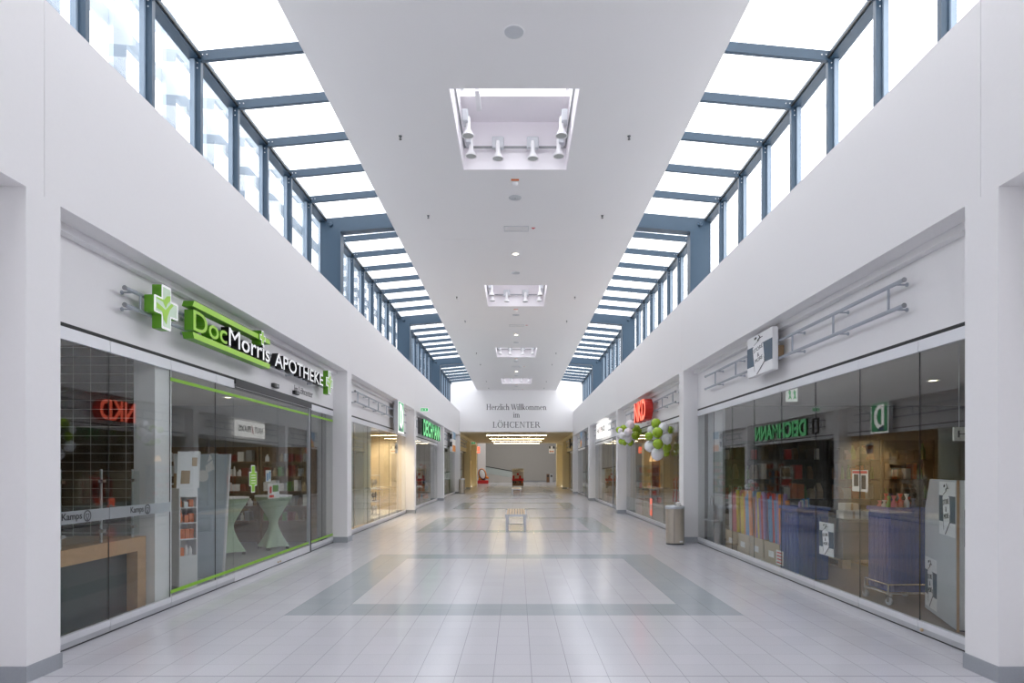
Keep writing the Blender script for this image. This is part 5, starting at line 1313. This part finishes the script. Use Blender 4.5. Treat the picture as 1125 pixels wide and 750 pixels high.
for i, zz in enumerate((0.188, 0.607, 1.007)):
    for k in range(3):
        yy = 20.3 + k*0.17; lv = ('lowest', 'middle', 'upper')[i]
        r = thing('jewellery_bust', 'dark jewellery stand on the %s tier of the glass tower' % lv, 'jewellery stand', (-4.5, yy, zz), 'jewellery stands on the %s tier' % lv)
        MB().lathe([(0.05, 0), (0.05, 0.01), (0.012, 0.03), (0.012, 0.09), (0.05, 0.15), (0.06, 0.20), (0.02, 0.25), (0.015, 0.28), (0, 0.28)], (-4.48-0.06*(k % 2), yy, zz), 14).build('stand', 'black' if (i+k) % 2 else 'white', r)
        MB().lathe([(0.058, 0.17), (0.066, 0.175), (0.058, 0.18)], (-4.48-0.06*(k % 2), yy, zz), 14, caps=False).build('chain', 'wood', r)
r = thing('hanging_card', 'small white card with dark print hanging high in the jewellery window', 'card', (-4.12, 22.2, 2.2))
MB().box(-4.11, -4.115, 22.0, 22.45, 2.15, 2.5).build('sheet', 'white', r); MB().box(-4.108, -4.11, 22.05, 22.4, 2.3, 2.42).build('print', 'ink', r); MB().tube((-4.1125, 22.2, 2.5), (-4.1125, 22.2, 3.02), 0.003, 6).build('string', 'alu', r)
shelving(-6.0, YP+BAY, 0, 1.3, 2.2, 5, 'wood_pale', 'pale shelf unit at the back of the jewellery shop', [('carton', 'offwhite', 'pale'), ('carton', 'tan', 'tan')], 'the pale shelf unit of the jewellery shop', 'boxes of the jewellery shop', 71, fill=0.6)
shelving(-4.95, YP+2*BAY, 0, 1.1, 2.0, 5, 'light_grey', 'pale grey shelf unit inside the shoe shop', [('carton', 'white', 'white'), ('carton', 'red', 'red'), ('carton', 'sky_blue', 'blue'), ('carton', 'orange_pack', 'orange')], 'the pale grey shelf unit of the shoe shop', 'shoe boxes on the grey shelf unit', 72)
shelving(-4.95, YP+3*BAY, 0, 1.1, 2.2, 5, 'leaf_green', 'green shelf unit with goods in the shop before the low passage', [('carton', 'orange_pack', 'orange'), ('carton', 'yellow', 'yellow'), ('bottle', 'leaf_green', 'green'), ('carton', 'white', 'white')], 'the green shelf unit before the low passage', 'goods on the green shelf unit', 73)
r = thing('folding_chair', 'dark framed chair inside the shoe shop window', 'chair', (-4.6, 27.2, 0))
MB().bbox(-4.82, -4.42, 27.0, 27.4, 0.43, 0.47, 0.01).build('seat', 'charcoal', r); MB().bbox(-4.82, -4.78, 27.0, 27.4, 0.6, 0.9, 0.01).build('backrest', 'charcoal', r)
for xx, h in ((-4.80, 0.95), (-4.45, 0.43)):
    for yy in (27.02, 27.38): MB().tube((xx, yy, 0), (xx, yy, h), 0.011, 8).build('leg', 'alu', r)
r = thing('poster_stand', 'poster board in red and white inside the shoe shop window', 'poster stand', (-4.5, 30, 0))
MB().box(-4.48, -4.51, 29.3, 30.7, 0.75, 1.75).build('board', 'white', r); MB().box(-4.475, -4.48, 29.4, 30.6, 0.85, 1.15).build('red_field', 'red', r); MB().box(-4.475, -4.48, 29.5, 30.5, 1.25, 1.65).build('picture', 'tan', r)
for yy in (29.5, 30.5): MB().tube((-4.495, yy, 0), (-4.495, yy, 0.75), 0.015, 8).build('leg', 'alu', r)

def clothes_rack(cx, cy, m, cn, label, where, n=9):
    r = thing('clothes_rack', label, 'clothes rack', (cx, cy, 0))
    for yy in (cy-0.6, cy+0.6):
        MB().tube((cx, yy, 0.03), (cx, yy, 1.45), 0.014, 8).build('post', 'chrome', r); MB().tube((cx-0.25, yy, 0.02), (cx+0.25, yy, 0.02), 0.014, 8).build('foot', 'chrome', r)
    MB().tube((cx, cy-0.6, 1.45), (cx, cy+0.6, 1.45), 0.014, 8).build('bar', 'chrome', r)
    for i in range(n):
        yy = cy - 0.5 + i*1.0/(n-1); mm, c2 = (m, cn) if i % 3 else ('offwhite', 'pale')
        g = thing('garment', '%s garment hanging on %s' % (c2, where), 'garment', (cx, yy, 0.6), 'garments on %s' % where)
        MB().loft([[(cx-a, yy-0.02, z), (cx+a, yy-0.02, z), (cx+a, yy+0.02, z), (cx-a, yy+0.02, z)] for z, a in ((0.55, 0.24), (1.0, 0.20), (1.22, 0.22), (1.30, 0.20), (1.36, 0.06))], smooth=False).build('cloth', mm, g)
        MB().path([(cx, yy, 1.35), (cx+0.024, yy, 1.40)] + [(cx+0.024*math.cos(PI*k/6), yy, 1.45+0.024*math.sin(PI*k/6)) for k in range(7)], 0.004, 6).build('hook', 'chrome', g)
clothes_rack(5.35, 20.6, 'red', 'red', 'chrome rack of red clothes behind the glass with the balloons', 'the rack behind the balloons')
clothes_rack(4.75, 28.5, 'orange_pack', 'orange', 'chrome rack of orange clothes in the shop with the white lit sign', 'the rack under the white lit sign')
clothes_rack(4.75, 38.2, 'tan', 'tan', 'chrome rack of tan clothes in the shop next to the white lit sign', 'the rack of the last mall shop')
shelving(4.85, YP+BAY, 0, 0.9, 1.75, 6, 'mid_grey', 'grey shelf cabinet seen through the glass under the balloons', [('carton', 'wood_dark', 'brown'), ('carton', 'red', 'red'), ('carton', 'tan', 'tan')], 'the grey cabinet under the balloons', 'boxes in the grey cabinet', 74)
r = thing('table_lamp', 'small warm lamp on top of the grey shelf cabinet', 'lamp', (4.95, YP+BAY+0.18, 1.75))
c = (4.95, YP+BAY+0.18, 1.75)
MB().lathe([(0.07, 0.0), (0.07, 0.015), (0.012, 0.03), (0.012, 0.17)], c, 14).build('base', 'wood_dark', r)
mat('shade_warm', (0.9, 0.6, 0.3), 0.6, emit=1.6, ecol=(1, 0.62, 0.28))
MB().lathe([(0.13, 0.14), (0.125, 0.14), (0.07, 0.34), (0.075, 0.34)], c, 18, caps=False).build('lamp_shade', 'shade_warm', r)
for i, yy in enumerate((16.9, 17.25)):
    r = thing('bead_string', 'string of small silver discs hanging in the window under the large balloon bunch, %s one' % ('near', 'far')[i], 'decoration', (4.25, yy, 0.3), 'strings of silver discs')
    MB().tube((4.25, yy, 0.3), (4.25, yy, 3.02), 0.002, 5).build('thread', 'alu', r)
    q = MB()
    for k in range(22): q.lathe([(0.035, -0.003), (0.035, 0.003)], (4.25, yy, 0.36+k*0.115), 10, axis=(math.cos(k*1.7), math.sin(k*1.7), 0))
    o_ = q.build('discs', 'silver_paper', r); o_['kind'] = 'stuff'
r, x = on_glass(1, 'door_sticker', 'red upright sticker with a white disc low on the glass beside the waste bin', 'sticker', 19.1, 19.45, 0.22, 0.74, 'red_sign')
MB().lathe([(0.09, 0), (0.09, 0.001)], (x+0.0005, 19.275, 0.48), 20, axis=(-1, 0, 0)).build('white_disc', 'white', r)

# ================================================================== LIGHT
def downlights(xs, ys, z, watts, col, where):
    for x in xs:
        for y in ys:
            r = thing('ceiling_downlight', 'round recessed downlight in the ceiling of %s' % where, 'ceiling lamp', (x, y, z), 'downlights of %s' % where)
            MB().lathe([(0.10, 0.0), (0.095, -0.012), (0.07, -0.012), (0.065, 0.0)], (x, y, z), 20).build('trim_ring', 'white', r)
            MB().lathe([(0.064, -0.004), (0.0, -0.006)], (x, y, z), 20, caps=False).build('bulb', 'lamp_warm', r)
            l = bpy.data.lights.new('downlight', 'SPOT'); l.energy = watts*PI; l.color = col; l.spot_size = 2.5; l.spot_blend = 0.7; l.shadow_soft_size = 0.06
            o = bpy.data.objects.new('downlight_lamp', l); o.location = (x, y, z-0.06); COL.objects.link(o)
warm = (1.0, 0.80, 0.55); neu = (1.0, 0.93, 0.82)
downlights((-5.6,), (8.2, 10.4, 12.6), 3.02, 10, neu, 'the pharmacy')
downlights((-4.75,), (19.4, 20.6, 21.8, 22.9), 3.02, 62, warm, 'the jewellery shop')
downlights((-5.6,), (25.6, 28.2, 30.8), 3.02, 22, neu, 'the shoe shop')
downlights((-5.6,), (35, 37.5, 40), 3.02, 25, warm, 'the shop before the low passage')
downlights((6.6,), (7.6, 10.2), 3.02, 7, warm, 'the near right shop')
downlights((5.6,), (16, 18.6, 21.2), 3.02, 22, warm, 'the clothing shop')
downlights((5.6,), (25.6, 28.2, 30.8), 3.02, 22, warm, 'the shop with the white lit sign')
downlights((5.6,), (35, 37.5, 40), 3.02, 18, warm, 'the last right hand shop')
downlights((-5.6, 5.6), (45.5, 48.8), 3.02, 22, warm, 'the passage shops')
l = bpy.data.lights.new('hall_fill', 'AREA'); l.shape = 'RECTANGLE'; l.size = 10; l.size_y = 12; l.energy = 650; l.color = (1.0, 0.96, 0.9)  # added fill light under the hall ceiling, no fixture belongs to it
o = bpy.data.objects.new('hall_fill', l); o.location = (0, 70, 7.9); COL.objects.link(o)
w = bpy.data.worlds.new('overcast'); SC.world = w; w.use_nodes = True
bg = w.node_tree.nodes['Background']; bg.inputs['Color'].default_value = (0.985, 0.97, 0.985, 1); bg.inputs['Strength'].default_value = WORLD
cd = bpy.data.cameras.new('camera'); cam = bpy.data.objects.new('camera', cd); COL.objects.link(cam)
cam.location = (0.035, 0, EYE); cam.rotation_euler = (PI/2, 0, 0); cd.sensor_width = 36; cd.sensor_fit = 'HORIZONTAL'; cd.lens = 36*710/1125
cd.shift_x = -5.5/1125; cd.shift_y = 139.5/1125; cd.clip_start = 0.05; cd.clip_end = 300
SC.camera = cam
SC.view_settings.view_transform = 'Standard'; SC.view_settings.look = 'None'; SC.view_settings.gamma = 1; SC.view_settings.use_curve_mapping = False
SC.view_settings.exposure = 0.0
cy = SC.cycles
cy.max_bounces = 10; cy.diffuse_bounces = 6; cy.glossy_bounces = 4; cy.transparent_max_bounces = 24; cy.transmission_bounces = 6
cy.caustics_reflective = False; cy.caustics_refractive = False; cy.sample_clamp_indirect = 8
bpy.context.view_layer.update()
